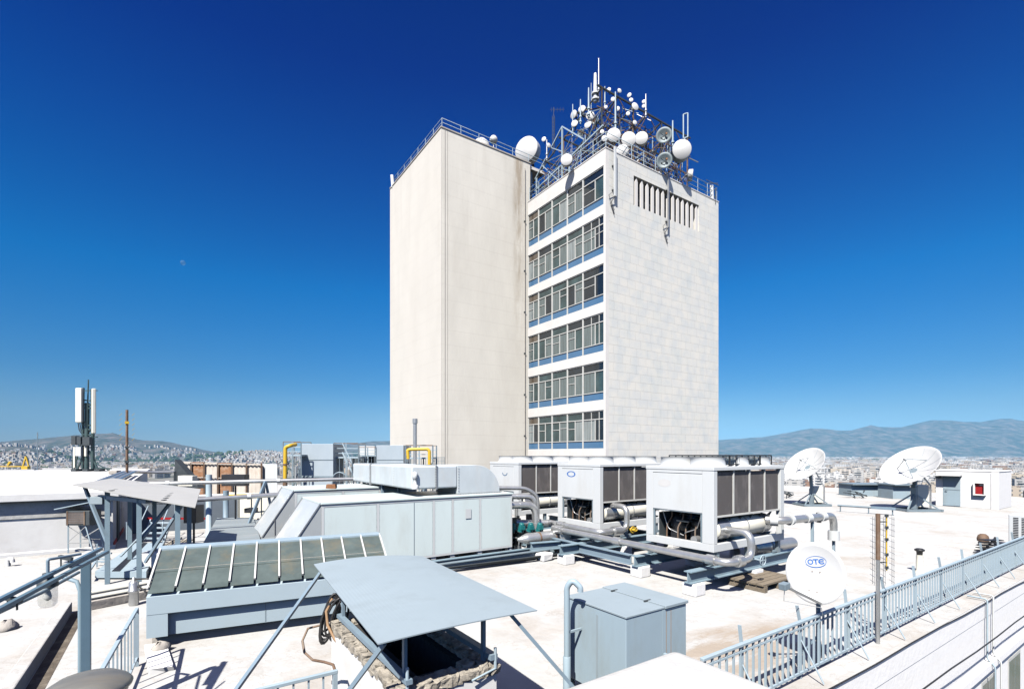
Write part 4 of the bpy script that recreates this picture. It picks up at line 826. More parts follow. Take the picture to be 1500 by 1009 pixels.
# ================================================================ AIR HANDLERS AND DUCT
def air_handler(x0, x1, y0, y1, z0, z1, splits, label, hood_len, seams=()):
    r = thing('air_handler', label, 'air handler', (x0, y0, 0), 'white air handlers')
    b = MB(); b.box(x0 + .02, x1 - .02, y0 + .03, y1, z0, z1 - .06); part('core', b, 'panel_white', r)
    xs = [x0] + splits + [x1]
    for a, c in zip(xs[:-1], xs[1:]):
        b = MB(); b.box(a + .035, c - .035, y0 + .006, y0 + .029, z0 + .05, z1 - .13); part('panel', b, 'panel_white', r, .006)
    b = MB()
    for x in xs: b.box(x - .03 + (.03 if x == x0 else 0) - (.03 if x == x1 else 0), x + .03 + (.03 if x == x0 else 0) - (.03 if x == x1 else 0), y0, y0 + .028, z0, z1 - .07)
    b.box(x0 + .001, x1 - .001, y0 - .002, y0 + .028, z1 - .13, z1 - .071); b.box(x0 + .001, x1 - .001, y0 - .002, y0 + .028, z0 - .001, z0 + .05); part('frame', b, 'paint_white', r)
    b = MB(); b.box(x0 - .03, x1 + .03, y0 - .03, y1 + .03, z1 - .06, z1); part('top', b, 'panel_white', r, .01)
    for x in seams:
        b = MB(); b.box(x - .006, x + .006, y0 - .004, y0 + .005, z0 + .05, z1 - .14); part('seam', b, 'steel', r)
    b = MB()
    for a, c in zip(xs[:-1], xs[1:]):
        for k in range(9):
            z_ = z0 + .1 + (z1 - z0 - .3) * k / 8
            for x_ in (a + .05, c - .05): b.box(x_ - .004, x_ + .004, y0 + .001, y0 + .0055, z_, z_ + .008)
    part('screws', b, 'steel', r)
    # slanting intake hood on the left
    h = hood_len; b = MB(); zt, zb = z1 - .02, z0 + .12
    b.add([(x0 - .001, y0 + .02, zt), (x0 - .001, y1 - .02, zt), (x0 - h, y1 - .02, zb), (x0 - h, y0 + .02, zb), (x0 - .001, y0 + .02, zb), (x0 - .001, y1 - .02, zb)], [(0, 1, 2, 3), (0, 3, 4), (1, 5, 2), (3, 2, 5, 4)])
    hd = part('intake_hood', b, 'hood_plastic', r)
    b = MB()
    for yy in (y0 + .015, y1 - .02): b.bar((x0 - .02, yy, zt + .01), (x0 - h, yy, zb + .01), .03); b.bar((x0 - h, yy, zb), (x0, yy, zb), .03)
    b.bar((x0 - h * .5, y0 + .012, zb + (zt - zb) * .5), (x0 - h * .5, y0 + .012, zb), .02)
    part('hood_edge', b, 'galv', hd)
    b = MB()
    for x in xs: b.box(max(x0, x - .08), min(x1, x + .08), y0 + .03, y0 + .15, z0 - .09, z0 - .002)
    part('foot', b, 'paint_white', r)
    return r
ah = air_handler(3.35, 9.55, 13.94, 16.2, .36, 2.2, [4.9, 6.65, 7.3, 8.3], 'nearest long white panelled air handler, behind the skylight', 1.15, (6.0,))
b = MB(); b.box(7.75, 7.95, 13.925, 13.934, 1.45, 1.75); part('notice', b, 'paint_white', ah)
air_handler(3.35, 7.6, 17.45, 19.6, .4, 2.34, [4.9, 6.2], 'second white air handler, behind the nearest one and before the duct', 1.2)
for x0_, x1_, y_, lab in ((4.6, 11.3, 13.7, 'upper grey steel rail under the nearest air handler'), (5.2, 10.6, 13.2, 'lower grey steel rail in front of the nearest air handler')):
    b = ibeam(MB(), (x0_, y_, .2), (x1_, y_, .2), .2, .16); solo('support_rail', b, 'beam_blue' if y_ > 13.5 else 'steel', lab, 'steel beam')
b = MB()
for k in range(5): b.tube([(4.5 + .4 * k, 13.45 - .07 * k, .06 + .03 * k), (11.0, 13.0 - .05 * k, .07 + .03 * k)], .022, 6)
solo('cable_bundle', b, 'dark_steel', 'bundle of dark conduits along the foot of the nearest air handler', 'cables')
b = MB(); b.box(9.95, 10.4, 12.75, 13.25, .0, .26); b.rough(.03, 2); solo('footing_block', b, 'hut_white', 'rough white plaster footing at the end of the air handler rail', 'footing', bev=.05)
b = ibeam(MB(), (9.9, 13.35, .42), (13.6, 12.6, .42), .26, .2); b.bar((12.4, 12.8, 0), (12.4, 12.8, .3), .16, .12); solo('support_rail', b, 'beam_blue', 'grey steel beam between the air handler rail and the middle chiller', 'steel beam')
# rectangular duct: up from the air handler, elbow, back, then left
r = thing('air_duct', 'big galvanised rectangular duct with a rounded elbow on the air handler', 'duct', (9.0, 15, 2.2))
hw = .62
b = MB(); c0 = Vector((9.05, 0, 2.22)); R_ = .92; n_ = 10; vs = []; fs = []
ys = (14.25, 15.75)
# elbow: from vertical (down) to horizontal -X ; outer radius R_, inner small
arc = [(9.25 + .0 - R_ + R_ * math.cos(t / n_ * math.pi / 2), 2.22 + R_ * math.sin(t / n_ * math.pi / 2)) for t in range(n_ + 1)]
prof = arc + [(8.33 - .7, 2.22 + R_), (8.33 - .7, 2.22)]
b.prism([(x, ys[0], z) for x, z in prof], (0, ys[1] - ys[0], 0)); part('elbow', b, 'duct_galv', r, .01)
b = MB(); b.box(7.62, 9.3, 14.2, 15.8, 2.19, 2.235); part('flange', b, 'galv', r)
def ductseg(pts, z0, z1, w):
    b = MB()
    for a, c in zip(pts[:-1], pts[1:]):
        a, c = Vector(a), Vector(c); b.bar(a + UP * (z0 + z1) / 2, c + UP * (z0 + z1) / 2, w, z1 - z0)
    return b
for nm_, bx in (('duct_section', (6.05, 7.628, 14.25, 15.75, 2.42, 3.138)), ('duct_section', (6.05, 7.4, 15.753, 18.0, 2.42, 3.135)), ('duct_section', (6.06, 7.39, 18.04, 20.2, 2.42, 3.13))):
    b = MB(); b.box(*bx); part(nm_, b, 'duct_galv', r, .05)
b = MB(); b.box(6.02, 7.43, 17.98, 18.06, 2.39, 3.165); b.box(6.85, 6.9, 14.22, 15.78, 2.4, 3.16); part('flange', b, 'galv', r)
b = MB()
for k in range(9): b.box(6.83, 6.86, 14.21, 14.222, 2.46 + .08 * k, 2.475 + .08 * k); b.box(7.66, 7.69, 14.235, 14.248, 2.3 + .09 * k, 2.315 + .09 * k); b.box(6.037, 6.048, 15.7, 15.73, 2.46 + .08 * k, 2.475 + .08 * k)
for k in range(16): b.box(7.7 + .1 * k, 7.715 + .1 * k, 14.19, 14.2, 2.2, 2.215)
part('rivets', b, 'dark_steel', r)
sg = []
for a, c in zip(sg[:-1], sg[1:]):
    a, c = Vector(a), Vector(c); d_ = (c - a).normalized(); nn_ = Vector((-d_.y, d_.x, 0))
    b = MB(); b.bar(a + UP * 2.79 - d_ * .25, c + UP * 2.79 + d_ * .02, 1.4, .8); sgm = part('duct_section', b, 'duct_galv', r, .01)
    b = MB(); b.bar(c + UP * 2.79 - d_ * .03, c + UP * 2.79 + d_ * .05, 1.48, .94); b.bar(a.lerp(c, .5) + UP * 2.79 - d_ * .02, a.lerp(c, .5) + UP * 2.79 + d_ * .02, 1.44, .9); part('flange', b, 'galv', sgm)
for x, y in ((6.5, 16.7), (6.7, 19.4)):
    b = MB(); b.bar((x, y - .3, 0), (x, y - .3, 2.41), .08); b.bar((x - .3, y + .5, 0), (x - .3, y + .5, 2.41), .08); part('stand', b, 'rail_blue', r)
p = W(608, 716, 15.2); b = MB(); b.lathe([(.1, 0), (.1, .12), (.05, .14), (.05, .3), (.075, .32), (.075, .5), (.001, .54)], p, n=12); solo('gate_valve', b, 'paint_white', 'small white valve head standing on the air handler under the duct', 'valve')
p = W(486, 712, 16.6); b = MB(); b.obox(p, RT * .16, FW * .1, UP * .06); b.rough(.02, 3); solo('loose_brick', b, 'rust', 'loose reddish brick lying on top of the second air handler', 'brick')
# ---------------------------------------------------------------- pump manifold between air handler and chillers
pipe_thing('coolant_pipe', 'upper silver pipe leaving the air handler end and bending down', [(9.6, 15.2, 1.98), (11.0, 14.6, 1.95), (11.0, 14.6, .95)], .10, rings=((0, .6, 1.1, .04),), ringm='galv')
pipe_thing('coolant_pipe', 'thick lower silver pipe leaving the air handler end and bending down', [(9.6, 14.5, 1.72), (10.75, 14.2, 1.7), (10.75, 14.2, .75)], .13, rings=((0, .5, 1.08, .04), (1, .8, 1.3, .12)), ringm='galv')
pipe_thing('coolant_pipe', 'slim silver pipe arching from the air handler to the middle chiller', [(9.6, 16.0, 2.25), (11.2, 15.4, 2.2), (11.6, 15.2, 1.9), (11.6, 15.2, .9)], .075)
pipe_thing('coolant_pipe', 'silver header pipe above the teal pumps', [(9.7, 15.0, 1.05), (11.4, 14.3, .98)], .12, rings=((0, .35, 1.15, .04), (0, .8, 1.25, .1)), ringm='galv')
for x, yy in ((9.95, 15.0), (10.4, 14.9)):
    b = MB(); b.tube([(x, yy, .3), (x, yy, 1.7)], .07, 10); solo('riser_pipe', b, 'galv', 'vertical silver riser behind the teal pumps, ' + ('nearer the air handler' if x < 10 else 'nearer the chiller'), 'pipe')
pm = thing('header_pipe', 'fat dull silver header pipe with a blind flange in front of the teal pumps', 'pipe', (9.7, 13.55, 0))
b = MB(); b.lathe([(.03, -.32), (.06, -.3), (.17, 0), (.19, .05), (.19, 1.75)], (9.95, 13.72, .62), (1, -.06, 0), 20); part('tube', b, 'galv', pm)
b = MB(); b.lathe([(.205, 0), (.205, .06)], (10.45, 13.69, .62), (1, -.06, 0), 20); b.lathe([(.205, 0), (.205, .04)], (11.1, 13.65, .62), (1, -.06, 0), 20); part('flange', b, 'rusty_brown', pm)
b = MB(); b.lathe([(.17, 0), (.17, .4)], (11.45, 13.6, .66), (-.4, -.9, 0.05), 18); part('branch', b, 'galv', pm)
b = MB(); b.lathe([(.2, 0), (.2, .04)], (11.27, 13.2, .68), (-.4, -.9, .05), 18); part('blind_flange', b, 'galv', pm)
b = MB(); b.lathe([(.13, 0), (.13, .3), (.15, .3), (.15, .36)], (11.2, 13.68, .75), (0, 0, 1), 14); part('stub', b, 'galv', pm)
b = MB(); b.box(10.1, 10.25, 13.55, 13.85, 0, .45); b.box(11.0, 11.15, 13.5, 13.8, 0, .45); part('saddle', b, 'steel', pm)
p0 = thing('pump', 'x', 'pump', (9.75, 14.45, .85), 'teal pumps')
b = MB(); b.lathe([(.06, -.3), (.1, -.25), (.1, -.1), (.15, -.08), (.15, -.05)], (9.75, 14.45, .85), (.1, -.35, .9), 14); part('volute', b, 'dark_steel', p0)
b = MB(); b.lathe([(.085, -.05), (.095, 0), (.095, .2), (.08, .24), (.001, .25)], (9.75, 14.45, .85), (.1, -.25, .9), 16); b.lathe([(.12, -.07), (.12, -.03)], (9.75, 14.45, .85), (.1, -.25, .9), 16); b.obox((9.75, 14.29, .93), (.06, 0, 0), (0, .04, 0), (0, 0, .07)); part('motor', b, 'teal', p0)
kids_index()
for i, lab in enumerate(('teal pump nearest the air handler in the row of four', 'second teal pump from the air handler', 'third teal pump from the air handler', 'teal pump farthest from the air handler in the row of four')):
    q = p0 if i == 0 else copy_tree(p0); q.location = (9.85 + .27 * i, 14.42 - .17 * i, .86); q['label'] = lab
b = MB(); rnd = random.Random(3)
for k in range(30):
    x, y = rnd.uniform(9.7, 11.5), rnd.uniform(13.9, 15.2); h_ = rnd.uniform(.2, .7); a = rnd.uniform(0, 6); b.pipe([(x, y, .05), (x, y, h_), (x + .3 * math.cos(a), y + .3 * math.sin(a), h_)], rnd.uniform(.02, .045), .08, 8)
solo('small_pipework', b, 'galv', 'tangle of small silver pipes and valves around the teal pumps', 'pipes')
b = MB()
for k in range(34):
    x, y = rnd.uniform(9.7, 11.4), rnd.uniform(14.3, 15.6); z = rnd.uniform(.1, 1.2); b.obox((x, y, z), (rnd.uniform(.04, .12), 0, 0), (0, rnd.uniform(.04, .12), 0), (0, 0, rnd.uniform(.05, .16)))
solo('control_boxes', b, 'black', 'dark valve bodies and control boxes behind the teal pumps', 'valves')
# ================================================================ SKYLIGHT
e = C3(.905, .426, 0).normalized(); n = C3(.426, -.905, 0).normalized(); r0 = G(236, 805.5, 1.57); r0.z = 0; SL = 4.3
S = lambda a, c, z: r0 + e * a + n * c + UP * z        # along, toward the camera, height
sk = thing('skylight', 'long lean-to skylight with dirty panes on a blue grey base', 'skylight', S(0, 1.2, 0))
b = MB(); b.prism([S(.05, 1.15, .2), S(.05, 1.15, .94), S(.05, .06, 1.5), S(.05, -.2, 1.5), S(.05, -.2, .2)], e * (SL - .1)); part('base', b, 'skylight_blue', sk)
b = MB(); b.prism([S(0, 1.26, .62), S(0, 1.26, .95), S(0, .98, 1.02), S(0, 1.13, .62)], e * SL); part('fascia', b, 'skylight_blue', sk, .006)
b = MB(); b.prism([S(1.9, 1.153, .22), S(1.9, 1.157, .22), S(1.9, 1.157, .6), S(1.9, 1.153, .6)], e * .012); part('panel_joint', b, 'steel', sk)
b = MB(); b.prism([S(-.03, .1, 1.575), S(-.03, -.26, 1.575), S(-.03, -.26, 1.62), S(-.03, .1, 1.62)], e * (SL + .06)); part('ridge_cap', b, 'blue_grey', sk, .006)
for a_ in (.0, SL - .32):
    b = MB(); b.prism([S(a_, 1.255, .21), S(a_, 1.255, .619), S(a_, 1.155, .619), S(a_, 1.155, .21)], e * .32); part('end_block', b, 'skylight_blue', sk)
b = MB(); b.prism([S(0.04, 1.02, -.003), S(.04, 1.02, .199), S(.04, -.3, .199), S(.04, -.3, -.003)], e * (SL - .08)); part('plinth', b, 'concrete', sk)
ng = 10; wv = SL / ng
def gl(t, off=0): return (.06 + (1.28 - .06) * t, 1.57 + (1.0 - 1.57) * t + off)
for k in range(ng):
    a, c = k * wv + .02, (k + 1) * wv - .02
    for t0_, t1_, off in ((0, .56, .018), (.5, 1.0, .006)):
        (c0_, z0_), (c1_, z1_) = gl(t0_, off + .01), gl(t1_, off + .01)
        b = MB(); b.prism([S(a, c0_, z0_), S(c, c0_, z0_), S(c, c1_, z1_), S(a, c1_, z1_)], UP * -.008); part('pane', b, 'skylight_glass', sk)
b = MB(); (c0_, z0_) = gl(.5, .022); b.bar(S(.03, c0_, z0_), S(SL - .03, c0_, z0_), .022, .012); part('lap_strip', b, 'concrete', sk)
for k in range(ng + 1):
    a = k * wv; (c0_, z0_), (c1_, z1_) = gl(0, .04), gl(.93, .04)
    b = MB(); b.bar(S(a, c0_, z0_), S(a, c1_, z1_), .032, .04); part('glazing_bar', b, 'frame_metal', sk)
# ================================================================ CHIMNEY SHAFT WITH BENT SHEET HOOD
sx0, sx1, sy0, sy1, sz = 1.86, 3.02, 4.72, 7.2, 1.17
sh = thing('masonry_shaft', 'white plastered shaft with crumbling stone rim and black inside under the sheet hood', 'shaft', (sx0, sy0, 0))
b = MB(); t_ = .2
for (a0, a1, c0, c1) in ((sx0, sx0 + t_, sy0, sy1), (sx1 - t_, sx1, sy0, sy1), (sx0 + t_, sx1 - t_, sy0, sy0 + t_), (sx0 + t_, sx1 - t_, sy1 - t_, sy1)): b.box(a0, a1, c0, c1, -.005, sz - .1)
part('wall', b, 'plaster_white', sh)
b = MB(); rnd = random.Random(21)
def stones(xa, xb, ya, yb):
    rough_box(b, xa, xb, ya, yb, sz - .13, sz - .035, .05, .016, rnd.randrange(999))
    L_ = max(xb - xa, yb - ya); n_ = int(L_ / .11)
    for k in range(n_):
        t = (k + .5) / n_; ax_ = xb - xa > yb - ya
        for q in range(2):
            cx_ = (xa + (xb - xa) * t) if ax_ else xa + (xb - xa) * (.28 + .45 * q); cy_ = (ya + (yb - ya) * (.28 + .45 * q)) if ax_ else ya + (yb - ya) * t
            s_ = rnd.uniform(.022, .058); mb = MB(); mb.obox((cx_ + rnd.uniform(-.02, .02), cy_ + rnd.uniform(-.02, .02), sz - .06 + rnd.uniform(-.02, .025)), (s_ * rnd.uniform(.8, 1.4), 0, 0), (0, s_ * rnd.uniform(.8, 1.4), 0), (0, 0, s_ * .8)); mb.rough(.022, rnd.randrange(9999)); b.add(mb.v, mb.f)
stones(sx0 - .01, sx0 + .2, sy0, sy1); stones(sx1 - .2, sx1 + .02, sy0, sy1); stones(sx0, sx1, sy0 - .01, sy0 + .22); stones(sx0, sx1, sy1 - .2, sy1)
part('stone_rim', b, 'stone', sh, .008)
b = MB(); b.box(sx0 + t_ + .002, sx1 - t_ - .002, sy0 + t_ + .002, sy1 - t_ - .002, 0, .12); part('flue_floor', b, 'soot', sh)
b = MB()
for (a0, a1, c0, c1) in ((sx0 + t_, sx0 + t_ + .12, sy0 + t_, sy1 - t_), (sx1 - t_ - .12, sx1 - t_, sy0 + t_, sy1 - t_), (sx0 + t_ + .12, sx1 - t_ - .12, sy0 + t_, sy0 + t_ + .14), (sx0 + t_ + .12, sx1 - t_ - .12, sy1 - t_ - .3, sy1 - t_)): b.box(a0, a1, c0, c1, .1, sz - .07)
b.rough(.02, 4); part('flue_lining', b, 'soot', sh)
hs = thing('sheet_hood', 'large pale blue grey bent metal sheet on posts over the shaft', 'hood', (sx0, sy0, sz))
hx0, hx1, hy0, hy1 = 1.58, 3.42, 4.48, 8.1
qN, qR, qL, qF = Vector((1.58, 4.5, 1.75)), Vector((3.4, 4.46, 1.75)), Vector((1.87, 8.29, 1.76)), Vector((3.55, 7.9, 1.76))
b = MB(); n_ = 40; vs = []; fs = []
for k in range(n_ + 1):
    t = k / n_; ar = 1 - (2 * t - 1) ** 2; p0, p1 = qN.lerp(qR, t) + UP * .02 * ar, qL.lerp(qF, t) + UP * .06 * ar
    vs += [p0, p1, p0 - UP * .012, p1 - UP * .012]
for k in range(n_):
    a = 4 * k; fs += [(a, a + 4, a + 5, a + 1), (a + 2, a + 3, a + 7, a + 6), (a, a + 2, a + 6, a + 4), (a + 1, a + 5, a + 7, a + 3)]
fs += [(0, 1, 3, 2), (4 * n_, 4 * n_ + 2, 4 * n_ + 3, 4 * n_ + 1)]
b.add(vs, fs, False); o = part('sheet', b, 'hood_blue', hs)
for (x, y, zt) in ((sx0 + .12, sy0 + .12, 1.72), (sx1 - .1, sy0 + .12, 1.72), (sx0 + .12, sy1 - .15, 1.73), (sx1 - .1, sy1 - .15, 1.73)):
    b = MB(); b.bar((x, y, sz - .2), (x, y, zt), .055, .035); part('post', b, 'rail_blue', hs)
for (p, q) in (((1.95, 8.0, 1.74), (.55, 6.0, .98)), ((hx0 + .08, hy0 + .08, 1.715), tuple(W(500, 1026, 4.95))), ((hx1 - .3, hy0 + .12, 1.725), (4.45, 4.1, .02))):
    b = MB(); b.bar(p, q, .04, .04); part('strut', b, 'rail_blue', hs)
b = MB(); b.bar((sx0 + .1, sy0 - .05, sz + .06), (sx0 + .1, sy1 + .05, sz + .06), .07, .05); b.bar((sx1 - .06, sy0 - .05, sz + .08), (sx1 - .06, sy1, sz + .08), .09, .06); part('base_angle', b, 'rail_blue', hs)
b = MB(); b.tube([(sx0 + .09, sy0 - .02, sz - .02), (sx0 + .09, sy0 - .02, sz + .2)], .018, 8); b.tube([(sx1 - .04, sy0 - .04, sz - .05), (sx1 - .04, sy0 - .04, sz + .18)], .018, 8); b.tube([(sx1 - .04, sy0 - .04, sz - .05), (sx1 - .35, sy0 - .06, sz - .1)], .012, 6); part('bolt', b, 'rail_pale', hs)
# coil of hose hung at the back left corner
cc = W(488, 905, 7.0); cl = thing('cable_coil', 'hanging coil of black and brown cables at the back of the shaft', 'cables', cc)
b = MB(); rnd = random.Random(8)
for k in range(7):
    w_, h_ = rnd.uniform(.07, .13), rnd.uniform(.22, .34); o_ = RT * rnd.uniform(-.1, .1) + FW * rnd.uniform(-.05, .05) + UP * rnd.uniform(-.04, .05)
    b.tube([cc + o_ + RT * (w_ * math.cos(t / 18 * 6.283) + .08 * math.sin(t / 18 * 6.283)) + UP * h_ * math.sin(t / 18 * 6.283) + FW * .03 * math.cos(t / 18 * 6.283) for t in range(19)], .017, 6)
part('black_cable', b, 'cable_black', cl)
b = MB(); pp = [W(x, y, d) for x, y, d in ((487, 876, 7.0), (478, 895, 6.95), (480, 915, 6.9), (490, 935, 6.85), (497, 944, 6.8))]; b.tube(pp, .02, 6); part('brown_hose', b, 'cable_brown', cl)
b = MB(); pp = [W(x, y, d) for x, y, d in ((470, 915, 7.0), (451, 920, 7.0), (443, 938, 6.9), (446, 955, 6.7), (458, 966, 6.5), (475, 969, 6.3), (488, 973, 6.1), (492, 985, 6.0))]; b.tube(pp, .017, 6); part('loose_hose', b, 'rusty_brown', cl)
# ================================================================ GREY BLUE CABINET WITH VENT PIPE
kx0, ky0 = 4.93, 4.55; kx1, ky1 = kx0 + 1.24, ky0 + 1.19
kb = thing('metal_cabinet', 'blue grey sheet metal cabinet with a lidded top behind the white masonry corner', 'cabinet', (kx0, ky0, 0))
b = MB(); b.box(kx0, kx1, ky0, ky1, .17, 1.34); part('body', b, 'blue_grey', kb, .008)
b = MB(); b.box(kx0 - .012, kx0 + .76, ky0 - .012, ky1 + .012, 1.342, 1.37); b.box(kx0 + .765, kx1 + .03, ky0 - .03, ky1 + .02, 1.342, 1.385); part('lid', b, 'hood_blue', kb, .006)
b = MB()
for (x, y) in ((kx0 + .70, ky0 + .3), (kx0 + .70, ky0 + .95)): b.box(x, x + .13, y - .012, y + .012, 1.371, 1.392)
part('hinge', b, 'dark_steel', kb)
b = MB(); b.box(kx0 + .72, kx1 + .002, ky0 - .006, ky0 - .0005, .17, 1.33); part('side_door', b, 'blue_grey', kb)
for (x, y) in ((kx0 + .05, ky0 + .05), (kx1 - .05, ky0 + .05), (kx0 + .05, ky1 - .05), (kx1 - .05, ky1 - .05)):
    b = MB(); b.bar((x, y, 0), (x, y, .17), .07); part('leg', b, 'blue_grey', kb)
b = MB(); b.box(kx0 - .003, kx0 - .0005, ky0 + .52, ky0 + .56, .2, 1.25); part('seam', b, 'hood_blue', kb)
for x_, z_ in ((kx0 + .80, .62), (kx0 + .90, .35)): b = MB(); b.box(x_, x_ + .008, ky0 - .0085, ky0 - .0065, z_, 1.3); part('rust_streak', b, 'cable_brown', kb)
vy = ky0 + .86; vx = kx0 - .28
b = MB(); b.pipe([(vx, vy, 0), (vx, vy, 1.62), (vx + .05, vy - .07, 1.72), (vx + .12, vy - .15, 1.62), (vx + .12, vy - .15, 1.56)], .042, .12, 14)
pv = thing('vent_pipe', 'blue grey hooked vent pipe standing against the metal cabinet', 'vent', (vx, vy, 0)); part('pipe', b, 'blue_grey', pv)
b = MB(); b.lathe([(.056, 0), (.056, .62), (.05, .63)], (vx, vy, 0), n=14); part('sleeve', b, 'blue_grey', pv)
b = MB(); b.box(vx, kx0, vy - .015, vy + .015, .95, .98); part('clip', b, 'blue_grey', pv)
b = MB(); p = Vector((kx0 + .75, ky0 - .01, .72)); b.bar(p, p + Vector((.1, -.55, -.08)), .05, .02); b.bar(p + Vector((0, .0, -.12)), p + Vector((.08, -.42, -.08)), .02); solo('steel_bracket', b, 'blue_grey', 'small grey steel bracket sticking out beside the cabinet door', 'bracket')
# ================================================================ LEFT FOREGROUND
lr = thing('side_railing', 'blue grey baluster railing beside the skylight at the left', 'railing', (-.46, 6, 0))
a, c = Vector((-.46, 10.3, 0)), Vector((-.8, 6.0, 0)); d2 = Vector((1.62, 6.0, 0))
for (p, q) in ((a, c), (c, d2)):
    b = MB(); b.bar(p + UP * .95, q + UP * .95, .05, .04); part('handrail', b, 'rail_pale', lr, .005)
    b = MB(); b.bar(p + UP * .14, q + UP * .14, .03, .03); part('bottom_rail', b, 'rail_pale', lr)
    n_ = int((q - p).length / (.27 if p is a else .16))
    for k in range(1, n_):
        s = p.lerp(q, k / n_); b = MB(); b.bar(s + UP * .155, s + UP * .93, .02); part('baluster', b, 'rail_pale', lr)
    b = MB(); b.bar(p, p + UP * .93, .05); part('post', b, 'rail_pale', lr)
b = MB(); b.bar(d2 - Vector((.03, 0, 0)), d2 + UP * .93 - Vector((.03, 0, 0)), .05); part('post', b, 'rail_pale', lr)
# post and channel frame with the glass lamp
pf = C3((126 - CX) / F * 6.5, 6.5, 0); top = 2.2
pr = thing('lamp_frame', 'blue grey post and channel gantry crossing the left edge', 'frame', pf)
b = MB(); b.bar(pf, pf + UP * top, .10, .10); part('post', b, 'gantry_blue', pr, .006)
b = MB(); b.tube([pf + RT * -.075 + UP * .02, pf - RT * .075 + UP * 1.72, pf - RT * .12 + UP * 1.84, pf - RT * .3 + UP * 1.9], .026, 8); part('conduit', b, 'beam_blue', pr)
pe = W(-30, 893, 4.4); ps = W(148, 803, 6.7)
for off, m_ in ((0, 'gantry_blue'), (.1, 'gantry_blue')):
    b = MB(); o_ = FW * off * .3 + UP * (-off * .5) + RT * off * .6; b.bar(ps + o_, pe + o_, .045, .04); part('channel', b, m_, pr, .004)
b = MB(); b.tube([W(115, 838, 6.35), W(60, 868, 5.3), W(-20, 905, 4.5)], .02, 8); part('pipe', b, 'rail_blue', pr)
b = MB(); q = W(104, 825, 6.0); dq = (ps - pe).normalized(); b.bar(q - dq * .1, q + dq * .55, .09, .07); part('sleeve', b, 'frame_metal', pr)
for px, py, d_ in ((22, 875, 4.85), (98, 815, 5.9)):
    q = W(px, py, d_); b = MB(); b.bar(q - RT * .09, q + RT * .06 - UP * .03, .04); b.bar(q + RT * .02, q + RT * .02 - UP * .12, .015); b.bar(q - RT * .07, q - RT * .07 - UP * .12, .015); part('clamp', b, 'dark_steel', pr)
lp = W(70, 868, 5.5)
la = thing('glass_lamp', 'clear glass bulkhead lamp hanging from a curved pipe at the left', 'lamp', lp)
b = MB(); b.lathe([(.025, -.14), (.06, -.13), (.08, -.10), (.086, -.04), (.086, .1), (.08, .115)], lp - UP * .02, UP, 24); part('globe', b, 'lamp_glass', la)
b = MB(); b.lathe([(.092, .09), (.092, .13), (.07, .17), (.05, .19), (.045, .24), (.001, .245)], lp - UP * .02, UP, 20); part('cap', b, 'dark_steel', la)
b = MB(); b.lathe([(.001, -.07), (.03, -.05), (.035, -.02), (.02, .05), (.02, .09)], lp - UP * .02, UP, 12); part('bulb', b, 'paint_white', la)
b = MB(); b.pipe([lp + UP * .2, lp + UP * .37, W(78, 818, 5.55), W(118, 811, 5.9)], .016, .12, 8); part('arm', b, 'rail_blue', la)
# metal domed drum at the bottom left
dp_ = C3(-3.66, 4.3, 1.42); dr = thing('vent_drum', 'weathered round metal vent with domed top at the bottom left corner', 'vent', dp_)
b = MB(); b.lathe([(.28, 0), (.28, .05), (.31, .05), (.315, .07), (.29, .1), (.22, .145), (.11, .17), (.001, .18)], dp_, n=40); part('cap', b, 'dome_metal', dr)
b = MB(); b.lathe([(.26, -1.42), (.26, .001)], dp_, n=32); part('barrel', b, 'dome_metal', dr)
# low kerb with groove to the left, and cross kerb
b = MB(); b.box(-60, -1.95, 4, 14.6, .003, .16); b.box(-2.0, -1.8, 4, 14.6, .003, .24); solo('roof_kerb', b, 'roof_white', 'raised white roof strip with a kerb along its edge at the lower left', 'kerb', bev=.02)
b = MB(); b.box(-1.79, -1.55, 4, 14.6, -.002, .004); solo('gutter', b, 'gutter_dirt', 'dark dirty gutter along the kerb at the lower left', 'gutter')
pa, pb_ = G(118, 888, .1), G(222, 868, .1)
b = MB(); b.bar(pa, pb_, .25, .18); solo('cross_kerb', b, 'concrete', 'low cross kerb between the gutter and the skylight', 'kerb')
for k, (za, off, r_) in enumerate(((.33, .25, .05), (.24, .05, .04))):
    b = MB(); b.tube([pa + UP * (za - .1) + FW * off, pb_ + UP * (za - .1) + FW * off], r_, 8); solo('ground_pipe', b, 'cream', ('upper' if k == 0 else 'lower') + ' pale pipe lying along the cross kerb by the skylight', 'pipe')
q = G(196, 886, 0); cn = thing('canister', 'pale cylindrical filter canister standing at the left end of the skylight', 'canister', q)
b = MB(); b.lathe([(.09, 0), (.10, .03), (.10, .3), (.115, .31), (.115, .36), (.10, .37), (.10, .52), (.07, .56), (.03, .58), (.03, .64), (.001, .65)], q, n=18); part('body', b, 'galv', cn)
b = MB(); b.pipe([q + UP * .6, q + UP * .62 + RT * .35, q + RT * .5 + UP * .35 + FW * .2], .02, .08, 6); b.pipe([q + UP * .45 + RT * .09, q + RT * .3 + UP * .3, q + RT * .4 + UP * .0], .02, .08, 6); part('hose', b, 'cable_black', cn)
q = G(12, 829, 0); b = MB(); b.pipe([q, q + UP * .22, q + UP * .24 + RT * .12, q + RT * .14 + UP * .12], .06, .1, 10); solo('roof_vent', b, 'plaster_white', 'small white elbow vent on the roof before the penthouse wall', 'vent')
for px, py, s_, lab in ((8, 922, .17, 'lump of pale rubble on the roof at the left edge'), (234, 953, .16, 'small broken plaster lump between railing and skylight')):
    q = G(px, py, .16 if px < 100 else 0); b = MB(); b.lathe([(.001, -.02), (s_, .0), (s_ * .95, s_ * .5), (s_ * .5, s_ * .95), (.001, s_)], q, n=9); b.rough(s_ * .22, px); solo('rubble', b, 'concrete', lab, 'rubble')
